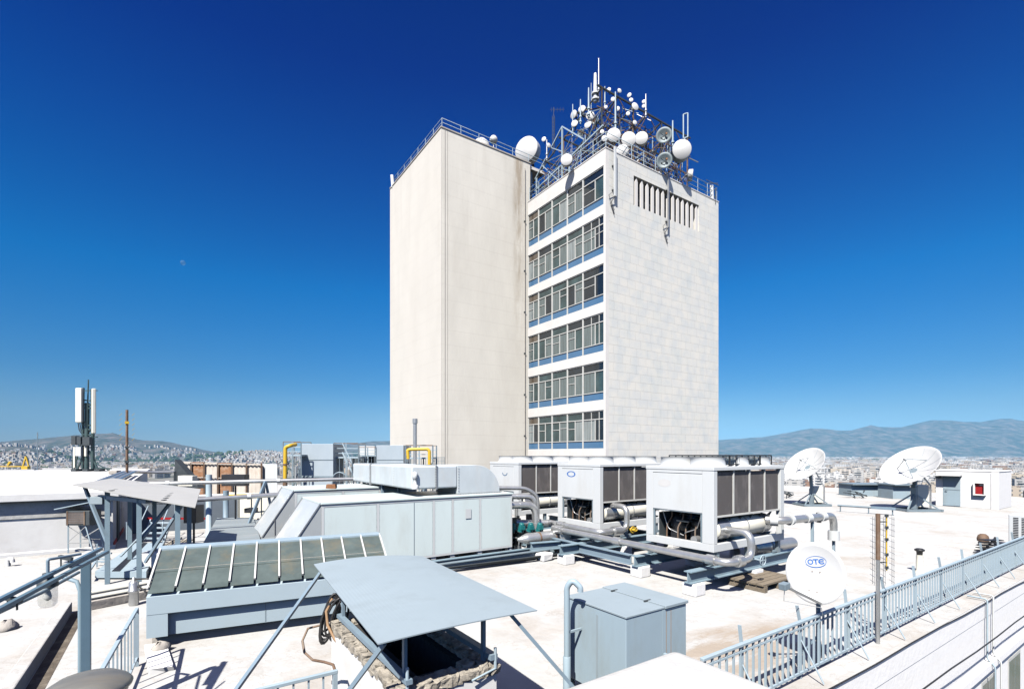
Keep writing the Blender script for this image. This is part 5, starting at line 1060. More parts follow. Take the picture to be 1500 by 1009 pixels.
q = G(228, 945, 0); b = MB(); b.bar(q, q + (G(238, 985) - q), .3, .14); b.rough(.035, 5); solo('plaster_ramp', b, 'plaster_white', 'rough white plaster fillet at the foot of the skylight by the railing', 'plaster')
# ---------------------------------------------------------------- penthouse at the left
pt = thing('penthouse', 'low white flat roofed penthouse filling the left middle', 'building', (-1.8, 24, 0))
b = MB(); b.box(-60, -1.8, 24.0, 58, .0, 1.86); part('wall', b, 'plaster_white', pt)
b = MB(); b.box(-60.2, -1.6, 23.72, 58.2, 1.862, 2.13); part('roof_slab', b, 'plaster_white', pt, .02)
b = MB(); b.box(-60, -1.9, 23.96, 23.998, 1.25, 1.86); part('shade_band', b, 'roof_white', pt)  # greyer strip paints the overhanging slab's shadow on the wall top
b = MB(); b.box(-1.798, -1.76, 25.5, 26.5, .0, 1.8); part('door', b, 'dark_steel', pt)
b = MB(); b.box(-1.798, -1.775, 24.1, 25.4, .004, .16); b.box(-1.798, -1.775, 26.6, 29, .004, .16); part('red_skirting', b, 'red', pt)
b = MB(); b.box(-9, -2.5, 57.4, 57.8, 2.134, 2.3); b.box(-40, -9.5, 57.4, 57.8, 2.134, 2.22); part('roof_upstand', b, 'plaster_white', pt)
b = MB(); b.box(-60, -1.7, 23.55, 23.9, .003, .1); solo('wall_base_pipe', b, 'plaster_white', 'white boxed pipe along the foot of the penthouse wall', 'pipe')
for k in range(3):
    b = MB(); y_ = 24.3 + .22 * k; b.pipe([(-1.95 - .28 * k, 26, 2.34), (-1.95 - .28 * k, 40, 2.36), (-1.0, 40.5, 2.3), (1.5, 40.5, 2.3)], .09, .3, 10); solo('insulated_pipe', b, 'galv', ('first', 'second', 'third')[k] + ' insulated pipe on the penthouse roof edge, counted from the edge', 'pipe')
# cell mast
md = 40.0
cm = thing('cell_mast', 'dark green phone mast with two tall cream panel antennas on the penthouse', 'antenna mast', W(127, 690, md))
P2 = lambda x, y, o=0: W(x, y, md + o)
b = MB(); b.tube([P2(127, 692), P2(128, 590)], .16, 8); b.tube([P2(128.5, 592), P2(129.5, 556)], .05, 6); part('mast', b, 'green_steel', cm)
b = MB(); b.tube([P2(121, 692), P2(122, 568)], .09, 8); b.tube([P2(136, 692), P2(135.5, 570)], .13, 8); part('side_pole', b, 'green_steel', cm)
b = MB(); b.obox(P2(116.3, 593.5, -.4), RT * .24, FW * .12, UP * 1.36); part('panel_antenna', b, 'cream', cm, .05)
b = MB(); b.obox(P2(137.3, 602, -.4), (RT * .75 - FW * .66) * .2, (FW * .75 + RT * .66) * .12, UP * 1.78); part('panel_antenna', b, 'cream', cm, .05)
b = MB(); b.obox(P2(110.5, 645), RT * .17, FW * .2, UP * .36); b.obox(P2(128, 646, -.3), RT * .28, FW * .15, UP * .33); b.obox(P2(117.5, 645, -.2), RT * .16, FW * .15, UP * .3); part('radio_unit', b, 'dark_steel', cm)
b = MB(); b.obox(P2(116, 661, -.3), RT * .22, FW * .12, UP * .36); part('junction_box', b, 'paint_white', cm)
b = MB(); b.obox(P2(109.5, 669), RT * .07, FW * .08, UP * .86); b.obox(P2(126, 655, -.2), RT * .08, FW * .08, UP * .7); part('lower_panel', b, 'cream', cm)
b = MB()
for y in (586, 592, 597, 622, 628, 636): b.bar(P2(123, y), P2(133, y + 1), .14, .1)
for y in (572, 640, 655): b.bar(P2(120, y), P2(143, y), .06)
b.bar(P2(112, 690), P2(127, 655), .1); b.bar(P2(146, 692), P2(130, 660), .1); b.bar(P2(162, 690), P2(132, 674), .07); b.bar(P2(108, 690), P2(120, 640), .08)
for x in (106, 112, 140, 150, 160): b.bar(P2(x, 692), P2(x, 685 if x > 145 else 672), .08)
b.bar(P2(140, 685), P2(163, 686), .1); b.bar(P2(106, 689), P2(163, 690), .12); part('bracing', b, 'green_steel', cm)
b = MB(); rnd = random.Random(4)
for k in range(8):
    x = 114 + k * 2.5; b.tube([P2(x, 617 + (14 if k > 5 else 0)), P2(x + 2, 630), P2(124 + rnd.uniform(-2, 2), 640), P2(124 + rnd.uniform(-4, 6), 680)], .035, 5)
part('cables', b, 'cable_black', cm)
for k in range(3):
    b = MB(); q = P2(112 + 17 * k, 691, -.4); b.obox(q + UP * .1, RT * .2, FW * .3, UP * .14); part('ballast', b, 'dark_steel', cm)
q = W(186, 698, 30); q.z = 2.13; yp = thing('yagi_pole', 'thin rusty pole with a faint yellow yagi aerial on the penthouse roof', 'antenna', q)
tp = (665 - 600) / F * 30 + H
b = MB(); b.tube([q, (q.x, q.y, tp)], .07, 8); part('pole', b, 'rusty_brown', yp)
b = MB()
for off in (-.38, .38):
    c_ = q + RT * off
    for k in range(6): z = tp - .35 - .3 * k; b.tube([Vector((c_.x, c_.y, z)) - RT * .08, Vector((c_.x, c_.y, z)) + RT * .08 + UP * .14], .012, 4)
part('elements', b, 'yellow', yp)
b = MB(); b.box(q.x - .1, q.x + .1, q.y - .1, q.y + .1, tp - .85, tp - .7); part('clip', b, 'yellow', yp)
b = MB(); b.box(q.x - .11, q.x + .11, q.y - .11, q.y + .11, tp - 3.2, tp - 3.05); b.box(q.x - .11, q.x + .11, q.y - .11, q.y + .11, tp - 2.3, tp - 2.2); part('collar', b, 'dark_steel', yp)
q = W(168, 692, 34); q.z = 2.13; b = MB(); b.obox(q + UP * .14, RT * .3, FW * .2, UP * .13); solo('concrete_block', b, 'concrete', 'grey concrete block on the penthouse roof beside the thin rusty pole', 'block', bev=.04)
# tilted canopy on posts
cn = thing('sheet_canopy', 'tilted grey sheet canopy on blue grey posts before the penthouse', 'canopy', G(163, 848, 0))
A_, B_, C_, D_ = W(106, 709, 13.5), W(286, 742, 12), W(294, 716, 15), W(166, 700, 16.5)
b = MB(); b.prism([A_, A_.lerp(B_, .5) + UP * -.02, B_, C_, D_], Vector((0, 0, -.03))); part('sheet', b, 'sheet_grey', cn)
b = MB(); rnd = random.Random(2)
for t in (.33, .76):
    p_, q_ = A_.lerp(B_, t), D_.lerp(C_, t)
    for k in range(9): s = p_.lerp(q_, .05 + .1 * k) + UP * .002; b.obox(s, RT * .035, FW * .06, UP * .006)
part('fixing', b, 'black', cn)
und = lambda s, t: A_.lerp(B_, s).lerp(D_.lerp(C_, s), t)
for s, t in ((.27, .12), (.27, .8), (.55, .1), (.55, .75), (.86, .1), (.9, .75)):
    p_ = und(s, t); b = MB(); b.bar((p_.x, p_.y, 0), (p_.x, p_.y, p_.z - .03), .11); part('post', b, 'beam_blue', cn)
b = MB(); b.bar(und(.06, .12) - UP * .06, Vector((und(.27, .12).x, und(.27, .12).y, 1.1)), .07); b.bar(und(.8, .6) - UP * .06, Vector((und(.55, .1).x, und(.55, .1).y, 1.2)), .07); b.bar(und(.9, .2) - UP * .05, Vector((und(.6, .1).x, und(.6, .1).y, .7)), .06); part('brace', b, 'rail_blue', cn)
b = MB(); b.bar(und(.2, .12) - UP * .26, und(.62, .1) - UP * .14, .1); b.bar(und(.06, .2) - UP * .08, und(.95, .15) - UP * .08, .07); b.bar(und(.06, .75) - UP * .08, und(.95, .75) - UP * .08, .07); part('beam', b, 'rail_blue', cn)
q = und(.2, .1) - UP * .35; b = MB(); b.obox(q, RT * .17, FW * .1, UP * .1); solo('flood_lamp', b, 'hood_blue', 'small floodlight box hanging under the tilted canopy', 'lamp', bev=.01)
# old condenser on a ladder stand
q = G(100, 810, 0); ls = thing('ladder_stand', 'thin galvanised ladder stand carrying the old condenser', 'stand', q)
w3, dpt, hh = .62, .5, .98
for (a_, c_) in ((0, 0), (w3, 0), (0, dpt), (w3, dpt)):
    p_ = q + RT * a_ + FW * c_; o_ = (RT * .28 if a_ > 0 else RT * 0); b = MB(); b.bar(p_ + o_, p_ + UP * hh, .04); part('leg', b, 'rail_pale', ls)
b = MB(); b.bar(q + UP * .35, q + RT * (w3 + .15) + UP * .37, .03); b.bar(q + UP * .42 + FW * dpt, q + RT * (w3 + .1) + UP * .42 + FW * dpt, .03); b.bar(q + UP * .95, q + RT * (w3 + .2) + UP * .05 + FW * dpt, .02); b.bar(q + UP * .4, q + RT * w3 + UP * .95, .02); b.bar(q + RT * w3 + UP * .6, q + RT * (w3 + .5) + UP * .9, .03); part('brace', b, 'galv', ls)
c_ = q + RT * .38 + FW * .2 + UP * (hh + .27); ac = thing('condenser', 'old rusty condenser unit on the ladder stand under a small roof sheet', 'air conditioner', q + UP * hh)
b = MB(); b.obox(c_, RT * .42, FW * .26, UP * .262); part('case', b, 'dark_steel', ac, .02)
b = MB(); b.obox(c_ - FW * .265 - RT * .06, RT * .28, FW * .006, UP * .2); part('fan_grille', b, 'coil', ac)
b = MB()
for k in range(7): b.obox(c_ - FW * .275 - RT * .06 + UP * (-.19 + .063 * k), RT * .29, FW * .004, UP * .004)
b.obox(c_ - FW * .275 - RT * .35, RT * .02, FW * .008, UP * .24); b.obox(c_ - FW * .275 + RT * .25, RT * .02, FW * .008, UP * .24); part('grille_bar', b, 'rusty_brown', ac)
b = MB(); b.prism([c_ - RT * .75 - FW * .35 + UP * .30, c_ + RT * .5 - FW * .35 + UP * .55, c_ + RT * .5 + FW * .35 + UP * .55, c_ - RT * .75 + FW * .35 + UP * .30], UP * .03); solo('roof_sheet', b, 'rail_pale', 'small tilted metal sheet above the old condenser', 'sheet')
# slanted roof hatch and framing below the canopy
a_ = G(152, 852, 0); b = MB(); q1, q2 = G(168, 846, .05), G(205, 802, .05)
d_ = (q2 - q1); s_ = RT * .55
hp = thing('sloping_hatch', 'sloping blue grey hatch cover with an open dark slot below the canopy', 'hatch', q1)
b.prism([q1 - s_, q1 + s_ * 1.6, q2 + s_ * 1.6, q2 - s_ * .3], UP * .18); part('cover', b, 'rail_pale', hp)
b = MB(); b.prism([q1 - s_ * .15 + UP * .183, q1 + s_ * .25 + UP * .183, q2 + s_ * .5 + UP * .183, q2 + s_ * .2 + UP * .183], UP * .01); part('slot', b, 'black', hp)
for t in (0, 1):
    b = MB(); p_ = q1 - s_ * .9 + d_ * t; b.bar(p_ + UP * .3, p_ + UP * .95, .035); part('stanchion', b, 'rail_pale', hp)
b = MB(); b.bar(q1 + s_ * .3 + UP * .6, q2 + s_ * 1.2 + UP * 1.1, .04); part('handrail', b, 'rail_pale', hp)
b = MB()
for k in range(4): p_ = G(150 + k * 3, 822 - 4 * k, .25); b.bar(p_ - RT * .4, p_ + RT * .1, .05)
b.bar(G(128, 840, .25), G(150, 808, .25), .05); solo('steel_rack', b, 'rail_pale', 'loose pale steel frame lying on the roof left of the hatch', 'frame')
# steps and rails in the shade behind the canopy
stp_ = thing('access_steps', 'small pale steel access steps with red edging beyond the canopy', 'steps', G(235, 792, 0))
b0 = G(222, 800, 0); e1 = (G(262, 772, 0) - b0); e1.z = 0; e1.normalize(); w1 = RT
for k in range(5):
    b = MB(); q = b0 + e1 * .32 * k + UP * (.1 + .16 * k); b.obox(q, w1 * .4, e1 * .12, UP * .02); part('tread', b, 'rail_pale', stp_)
for s in (-1, 1):
    b = MB(); b.bar(b0 + w1 * .42 * s, b0 + w1 * .42 * s + e1 * 1.6 + UP * .8, .04, .12); part('stringer', b, 'rail_pale', stp_)
    b = MB(); p_ = b0 + w1 * .42 * s; b.pipe([p_ + UP * .1, p_ + UP * .9, p_ + e1 * 1.6 + UP * 1.6, p_ + e1 * 2.4 + UP * 1.6, p_ + e1 * 2.4 + UP * .8], .022, .12, 6); part('handrail', b, 'rail_pale', stp_)
b = MB(); b.bar(b0 + e1 * 1.7 - w1 * .6 + UP * .86, b0 + e1 * 1.7 + w1 * 1.8 + UP * .86, .05, .08); part('red_edge', b, 'red', stp_)
b = MB(); q = W(262, 792, 15.5); b.obox(Vector((q.x, q.y, .3)), RT * .6, FW * .9, UP * .3); solo('white_plinth', b, 'plaster_white', 'white masonry plinth beside the access steps', 'plinth', bev=.03)
b = MB(); q = Vector((1.0, 24.5, 0)); b.box(-1.5, 3.2, 27.5, 28, 0, 1.5); solo('low_wall', b, 'shade_grey', 'low white wall with shade painted into its colour, behind the access steps', 'wall')  # the wall's shade is put into its dark base colour
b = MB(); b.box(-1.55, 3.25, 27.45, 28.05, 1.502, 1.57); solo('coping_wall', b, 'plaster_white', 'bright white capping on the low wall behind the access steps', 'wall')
b = MB(); rnd = random.Random(14); q = G(242, 806, 0)
for k in range(9): a_ = rnd.uniform(-.25, .25); p_ = q + RT * (-.3 + .09 * k) + UP * .05; b.bar(p_, p_ + FW * .5 + RT * .3 + UP * (.3 + a_ * .2), .04)
solo('scrap_laths', b, 'stone', 'pile of pale laths and scrap beside the skylight end', 'scrap')
# flat cover plate with plinth
q = [W(297, 796, 14.4), W(383, 791, 14.6), W(371, 756, 20.4), W(318, 759, 20.2)]
z_ = .92
for v_ in q: v_.z = z_
cv = thing('cover_plate', 'flat weathered grey cover plate left of the air handler hoods', 'cover plate', (q[0].x, q[0].y, 0))
b = MB(); b.prism(q, UP * -.06); part('plate', b, 'plate_grey', cv)
mid = sum(q, Vector()) / 4
b = MB(); b.prism([mid + (v_ - mid) * .93 - UP * .062 for v_ in q], UP * -(z_ - .062)); part('plinth', b, 'plaster_white', cv)
q2_ = [W(372, 757, 20.2), W(398, 755, 20.6), W(405, 790, 15.6), W(385, 791, 14.7)]
for v_ in q2_: v_.z = .85
b = MB(); b.prism(q2_, UP * -.05); b.prism([q2_[0].lerp(q2_[1], .5) - UP * .05, q2_[1] - UP * .05, q2_[2] - UP * .05], UP * -.8); solo('cover_plate', b, 'plate_grey', 'narrow tapering grey plate between the wide cover plate and the hoods', 'cover plate')
# long pipes across the middle
pipe_thing('long_pipe', 'upper long pale pipe crossing behind the canopy and hoods', [(-1.4, 22.6, 2.42), (9.5, 19.9, 2.5)], .075, 'galv', rings=((0, .12, 1.2, .06), (0, .45, 1.2, .06), (0, .75, 1.2, .06)), ringm='paint_white')
pipe_thing('long_pipe', 'lower long pale pipe crossing behind the canopy, ending at the second hood', [(-.6, 19.6, 1.95), (3.2, 19.5, 2.05)], .08, 'galv', rings=((0, .3, 1.25, .06), (0, .75, 1.2, .06)), ringm='paint_white')
for px, d_, lab in ((306, 19.5, 'thick pale post under the long pipes near the canopy'), (331, 20.5, 'dark blue grey post under the long pipes near the white fence')):
    q = W(px, 700, d_); q.z = 0; b = MB(); b.lathe([(.2, 0), (.2, .03), (.11, .04), (.11, 2.7 if px < 320 else 2.0)], q, n=12); solo('pipe_post', b, 'rail_pale' if px < 320 else 'rail_blue', lab, 'post')
q = W(389, 705, 19.2); b = MB(); t_ = Vector((q.x, q.y, 2.45)); b.bar((q.x - .75, q.y - .3, .5), t_, .09); b.bar((q.x + .35, q.y + .3, .8), t_, .07); b.bar((q.x - .4, q.y - .15, 1.3), (q.x + .22, q.y + .15, 1.3), .05); solo('trestle', b, 'rail_blue', 'inclined steel trestle under the long pipes before the hoods', 'trestle')
# corrugated rusty fence and white corrugated wall
def corr(a, c, z0, z1, amp=.05, wl=.32):
    a, c = Vector(a), Vector(c); L_ = (c - a).length; n_ = int(L_ / wl * 4); d_ = (c - a).normalized(); nn_ = Vector((-d_.y, d_.x, 0)); vs = []; fs = []
    for k in range(n_ + 1):
        o_ = nn_ * amp * (0, 1, 1, 0)[k % 4]; p_ = a + d_ * L_ * k / n_ + o_; vs += [(p_.x, p_.y, z0), (p_.x, p_.y, z1), (p_.x + nn_.x * .01, p_.y + nn_.y * .01, z0), (p_.x + nn_.x * .01, p_.y + nn_.y * .01, z1)]
    for k in range(n_): i = 4 * k; fs += [(i, i + 4, i + 5, i + 1), (i + 3, i + 7, i + 6, i + 2), (i + 1, i + 5, i + 7, i + 3)]
    return MB().add(vs, fs)
fa_, fb_ = W(262, 690, 33), W(384, 690, 30); fa_.z = fb_.z = 0
cf = thing('corrugated_fence', 'rust streaked corrugated metal fence beyond the long pipes', 'fence', fa_)
for k in range(6):
    b = corr(fa_.lerp(fb_, k / 6), fa_.lerp(fb_, (k + 1) / 6 - .004), 0, 3.0 - .015 * k); part('sheet', b, 'corr_rust' if k in (1, 3) else 'corrugated', cf, label='heavily rusted corrugated sheet' if k in (1, 3) else None)
for k in range(7):
    p_ = fa_.lerp(fb_, k / 6) - FW * .08; b = MB(); b.bar(p_, p_ + UP * 2.95, .09); part('post', b, 'rusty_brown', cf)
b = MB(); b.bar(fa_ - FW * .06 + UP * 2.9, fb_ - FW * .06 + UP * 2.85, .06); b.bar(fa_ - FW * .06 + UP * 2.0, fb_ - FW * .06 + UP * 2.0, .05); part('rail', b, 'concrete', cf)
a_, c_ = W(384.5, 690, 30.2), W(406, 690, 29.6); a_.z = c_.z = 0; b = corr(a_, c_, 0, 2.92); solo('corrugated_fence', b, 'paint_white', 'clean white corrugated sheets right of the rusty fence', 'fence')
a_, c_ = W(328, 740, 24.5), W(392, 740, 23.5); a_.z = c_.z = 0; b = corr(a_, c_, 0, 1.65, .03, .2); solo('white_cladding', b, 'cream', 'low pale corrugated wall under the yellow pipe', 'wall')
b = MB(); q1, q2 = W(332, 727, 22.8), W(384, 726, 22.6); b.tube([q1, q2], .1, 10); yl = thing('yellow_pipe', 'horizontal yellow gas pipe below the long pale pipes', 'pipe', q1); part('tube', b, 'yellow', yl)
b = MB()
for t in (.02, .35, .7, .98):
    p_ = q1.lerp(q2, t); b.bar((p_.x, p_.y, 0), (p_.x, p_.y, p_.z - .1), .05)
part('stand', b, 'dark_steel', yl)
for px, py, s_, lab in ((368, 747, .35, 'small dark floodlight before the pale corrugated wall'), (284, 752, .4, 'black boxed machine on the white plinth by the canopy'), (345, 703, .9, 'dark slatted heap of ducts before the rusty fence')):
    q = W(px, py, 20 if px > 300 else 16); b = MB(); b.obox(q, RT * s_ * .5, FW * .2, UP * s_ * (.25 if px > 300 else .7)); b.bar(Vector((q.x, q.y, 0)), q, .06); solo('machine_box', b, 'black', lab, 'box')
q = W(275, 704, 24); bx = thing('junction_cabinet', 'pale junction cabinet between the canopy and the rusty fence', 'cabinet', (q.x, q.y, 0))
b = MB(); b.obox(q, RT * .35, FW * .2, UP * .25); part('case', b, 'cream', bx, .02)
b = MB(); b.bar((q.x, q.y, 0), q - UP * .25, .1); part('leg', b, 'steel', bx)
q = W(256, 690, 26); b = MB(); b.prism([q + UP * .6, q - UP * .9, q - UP * .9 + RT * 1.3, q + RT * .9 - UP * .4], FW * .5); b.bar(Vector((q.x, q.y, 0)), q, .1); solo('dark_gable', b, 'dark_steel', 'dark triangular metal end left of the rusty fence', 'panel')
# ---------------------------------------------------------------- grey plant with platforms in front of the tower
def plant_box(px0, px1, ytop, ybot, d, label):
    a, c = W(px0, ybot, d), W(px1, ybot, d); zt = H + (HY - ytop) / F * d; a.z = c.z = 0; r = thing('cooling_tower', label, 'cooling tower', a)
    b = MB(); b.prism([a + UP * .8, c + UP * .8, c + FW * 2.2 + UP * .8, a + FW * 2.2 + UP * .8], UP * (zt - .8)); part('casing', b, 'tower_panel', r, .01)
    e_ = (c - a).normalized()
    b = MB(); b.obox((a + c) / 2 - FW * .01 + UP * (zt - 1.05), e_ * (c - a).length / 2, FW * .015, UP * .02); b.obox((a + c) / 2 - FW * .01 + UP * (zt * .48), e_ * (c - a).length / 2, FW * .02, UP * .05); part('seam', b, 'steel', r)
    for p_ in (a, c, a + FW * 2, c + FW * 2): b = MB(); b.bar(p_, p_ + UP * .8, .14); part('leg', b, 'steel', r)
    return r
plant_box(441, 488, 650, 705, 33, 'grey panelled cooling tower right of the tall yellow pipe')
plant_box(551, 591, 652, 690, 36, 'grey panelled cooling tower against the tall tower left wall')
def platform(px0, px1, d, yt, yb, label, stair=False):
    a, c = W(px0, 690, d), W(px1, 690, d); a.z = c.z = 0; zt = H + (HY - yt) / F * d; zb = H + (HY - yb) / F * d; r = thing('steel_platform', label, 'platform', a)
    n_ = max(2, int((c - a).length / .8)); 
    for k in range(n_ + 1):
        p_ = a.lerp(c, k / n_)
        for f in (0, 1.6): b = MB(); b.bar(p_ + FW * f, p_ + FW * f + UP * (zt if f == 0 or k % 2 == 0 else zb), .07); part('post', b, 'rail_pale' if k % 2 else 'steel', r)
    b = MB(); b.prism([a + UP * zb, c + UP * zb, c + FW * 1.6 + UP * zb, a + FW * 1.6 + UP * zb], UP * .1); part('deck', b, 'rail_pale', r)
    for t in (1., .66, .33): b = MB(); z = zb + (zt - zb) * t; b.bar(a + UP * z, c + UP * z, .045); b.bar(a + FW * 1.6 + UP * z, c + FW * 1.6 + UP * z, .045); part('rail', b, 'rusty_brown' if t == 1 else 'rail_pale', r)
    b = MB()
    for k in range(n_ * 3): p_ = a.lerp(c, (k + .5) / (n_ * 3)) - FW * .1; b.bar(p_ + UP * .3, p_ + UP * (zb + .05), .03)
    b.bar(a + FW * .4 + UP * .2, c + FW * .4 + UP * (zb - .1), .05); b.bar(c + FW * .4 + UP * .2, a + FW * .4 + UP * (zb - .1), .05); part('cage', b, 'steel', r)
    if stair:
        b = MB(); p_ = a.lerp(c, .35); b.bar(p_ + UP * (zt + .0), c + UP * (zb - 1.2), .05, .07); b.bar(p_ + UP * (zt - .6), c + UP * (zb - 1.8), .05, .1); part('stair', b, 'rail_pale', r)
    return r
platform(415, 441, 32, 647, 668, 'steel platform with rails behind the tall yellow pipe')
platform(489, 525, 33.5, 649, 671, 'steel stair platform between the two grey cooling towers', True)
platform(526, 551, 36, 655, 668, 'railed platform with white sheets left of the farther cooling tower')
platform(594, 634, 33, 652, 672, 'railed platform at the foot of the tower around the second yellow pipe')
q = W(538, 661, 36.6); b = MB(); b.obox(q, RT * .55, FW * .05, UP * .4); solo('white_sheet', b, 'paint_white', 'white sheet panel on the railed platform by the farther cooling tower', 'panel')
b = MB(); q = W(538, 680, 37.4); b.obox(q, RT * 1.1, FW * .3, UP * .6); solo('dark_unit', b, 'dark_steel', 'dark unit under the railed platform by the farther cooling tower', 'box')
d_ = 29.5; b = MB(); b.pipe([W(417.5, 712, d_), W(418, 655, d_), W(425, 652.5, d_), W(433, 651, d_ + .8)], .11, .35, 12); yl = thing('yellow_pipe', 'tall vertical yellow gas pipe with a bend at the top', 'pipe', W(417.5, 712, d_)); part('tube', b, 'yellow', yl)
b = MB(); q = W(418, 680, d_); b.lathe([(.14, -.04), (.14, .04)], q, n=12); q = W(417.6, 706, d_); b.lathe([(.13, -.5), (.13, .1)], q, n=12); part('collar', b, 'rusty_brown', yl)
d_ = 31; b = MB(); b.pipe([W(598, 672, d_), W(597, 659, d_), W(601, 658, d_), W(626, 657.5, d_), W(629, 660, d_), W(629, 684, d_)], .10, .25, 12); solo('yellow_pipe', b, 'yellow', 'second yellow gas pipe bending at the foot of the tower', 'pipe')
d_ = 32; b = MB(); b.tube([W(608, 692, d_), W(608, 616, d_)], .12, 10); b.lathe([(.16, 0), (.16, .3)], W(608, 620, d_), n=10); b.bar(W(604, 690, d_), W(613, 690, d_), .2); st = solo('flue_stack', b, 'galv', 'slim grey flue pipe standing before the tower left wall', 'flue')
b = MB(); a_, c_ = W(634, 672, 33.5), W(651, 672, 33.5); a_.z = c_.z = 0
for k in range(9): p_ = a_.lerp(c_, k / 8); b.bar(p_, p_ + UP * 3.3, .025)
for k in range(9): b.bar(a_ + UP * (1.3 + .25 * k), c_ + UP * (1.3 + .25 * k), .02)
solo('mesh_screen', b, 'steel', 'thin wire mesh screen at the foot of the tower', 'screen')
# row of low wall between chillers and the tower
b = MB(); b.box(24.2, 24.5, 20, 33.5, 0, 2.2); solo('parapet_wall', b, 'plaster_white', 'white wall at the foot of the tower behind the chillers', 'wall')
q = W(497, 700, 22); b = MB(); b.pipe([q - RT * .3 - UP * .3, q - RT * .3 + UP * .1, q + UP * .3, q + RT * .35 + UP * .1, q + RT * .35 - UP * .3], .03, .2, 6); b.bar(Vector((q.x, q.y, 0)), q - UP * .3, .05); b.bar(q - RT * .3 - UP * .3, q + RT * .35 - UP * .3, .05); solo('pipe_loop', b, 'steel', 'looped grey pipe in front of the nearer cooling tower', 'pipe')
# ================================================================ CITY, HILLS, SKY
GZ = -46.0
def ridge(px):
    T = [(-900, 640), (-500, 644), (-200, 650), (0, 648.5), (40, 645), (80, 641), (115, 638), (150, 636), (165, 636), (190, 641), (205, 645), (240, 647), (265, 652), (300, 657), (335, 660.5), (360, 661.5), (420, 661), (470, 656), (510, 651), (545, 646), (575, 646), (640, 652), (760, 655), (900, 652), (1000, 648), (1053, 645), (1082, 643.5), (1105, 641.5), (1150, 634.5), (1190, 628), (1212, 629.5), (1245, 630.5), (1275, 624.5), (1312, 627), (1345, 621), (1382, 617), (1402, 619), (1440, 619), (1480, 616), (1510, 617), (1700, 612), (1900, 622), (2400, 640)]
    for (a, ya), (c, yc) in zip(T[:-1], T[1:]):
        if a <= px <= c: t = (px - a) / (c - a); t = t * t * (3 - 2 * t) * .5 + t * .5; return ya + (yc - ya) * t
    return 645
from mathutils import noise
def ridge_dist(px):       # distance of the ridge line along the view
    if px < 420: return 4300
    if px < 700: return 5400
    return 6800
def hill(px, d):
    best = GZ
    for D, sel in ((4300, lambda p: max(0, min(1, (440 - p) / 160))), (5600, lambda p: max(0, min(1, (p - 380) / 120)) * max(0, min(1, (760 - p) / 80))), (6900, lambda p: max(0, min(1, (p - 700) / 120)))):
        s = sel(px)
        if s <= 0: continue
        peak = (HY - ridge(px)) / F * D + H - GZ; w = D * .36
        t = (d - D) / w
        if t < -1 or t > 1.2: continue
        f = max(0, math.cos(max(-1, min(1, t if t < 0 else t / 1.2)) * math.pi / 2)) ** (1.35 if t < 0 else 1.5)
        n_ = noise.fractal(Vector((px * .02, d * .0025, 3.1)), 1., 2., 6) * .26 * (1 - f * .7) * min(1, (t + 1) * 3)
        best = max(best, GZ + peak * s * max(0, f + n_ * math.sqrt(f)))
    # low built-up foothills on the left
    for (cx_, cd, hx, hd, hh) in ((15, 2700, 110, 900, 92), (385, 2900, 150, 800, 58), (250, 3300, 150, 600, 30), (90, 3200, 60, 500, 60)):
        q = ((px - cx_) / hx) ** 2 + ((d - cd) / hd) ** 2
        if q < 1: best = max(best, GZ + hh * (1 - q) ** 1.3)
    return best
NP, ND = 260, 74
vs = []; fs = []
for i in range(NP + 1):
    px = -1150 + 3800 * i / NP
    for j in range(ND + 1):
        d = 60 + 9400 * (j / ND) ** 1.7; vs.append(C3((px - CX) / F * d, d, hill(px, d)))
for i in range(NP):
    for j in range(ND): a = i * (ND + 1) + j; fs.append((a, a + ND + 1, a + ND + 2, a + 1))
def terrain_mat():
    m = bpy.data.materials.new('terrain'); m.use_nodes = True; nt = m.node_tree; L = nt.links.new; b = nt.nodes['Principled BSDF']
    tc = nd(nt, 'ShaderNodeTexCoord'); sx = nd(nt, 'ShaderNodeSeparateXYZ'); L(tc.outputs['Object'], sx.inputs[0])
    def noi(s, dt=8):
        n = nd(nt, 'ShaderNodeTexNoise'); n.inputs['Scale'].default_value = s; n.inputs['Detail'].default_value = dt; n.inputs['Roughness'].default_value = .68; L(tc.outputs['Object'], n.inputs['Vector']); return n.outputs['Fac']
    r1 = nd(nt, 'ShaderNodeValToRGB'); e = r1.color_ramp.elements; e[0].position = .42; e[0].color = (.05, .062, .05, 1); e[1].position = .64; e[1].color = (.165, .145, .13, 1); L(noi(.009, 14), r1.inputs[0])
    r2 = nd(nt, 'ShaderNodeValToRGB'); e = r2.color_ramp.elements; e[0].position = .36; e[0].color = (.05, .075, .04, 1); e[1].position = .58; e[1].color = (.23, .215, .195, 1); L(noi(.012, 4), r2.inputs[0])
    mr = nd(nt, 'ShaderNodeMapRange'); mr.inputs['From Min'].default_value = GZ + 4; mr.inputs['From Max'].default_value = GZ + 40; L(sx.outputs['Z'], mr.inputs['Value'])
    mx = nd(nt, 'ShaderNodeMix', data_type='RGBA'); L(mr.outputs['Result'], mx.inputs['Factor']); L(r2.outputs[0], mx.inputs['A']); L(r1.outputs[0], mx.inputs['B']); L(mx.outputs['Result'], b.inputs['Base Color']); b.inputs['Roughness'].default_value = .95; b.inputs['Specular IOR Level'].default_value = .1
    M['terrain'] = m
terrain_mat()
me = bpy.data.meshes.new('hills'); me.from_pydata(vs, [], fs); me.materials.append(M['terrain']); me.polygons.foreach_set('use_smooth', [True] * len(fs))
o = bpy.data.objects.new('hills', me); COL.objects.link(o); o['kind'] = 'structure'
b = MB(); b.add([(-11500, -11500, GZ - 1), (11500, -11500, GZ - 1), (11500, 11500, GZ - 1), (-11500, 11500, GZ - 1)], [(0, 1, 2, 3)]); structure('ground', b, 'terrain')
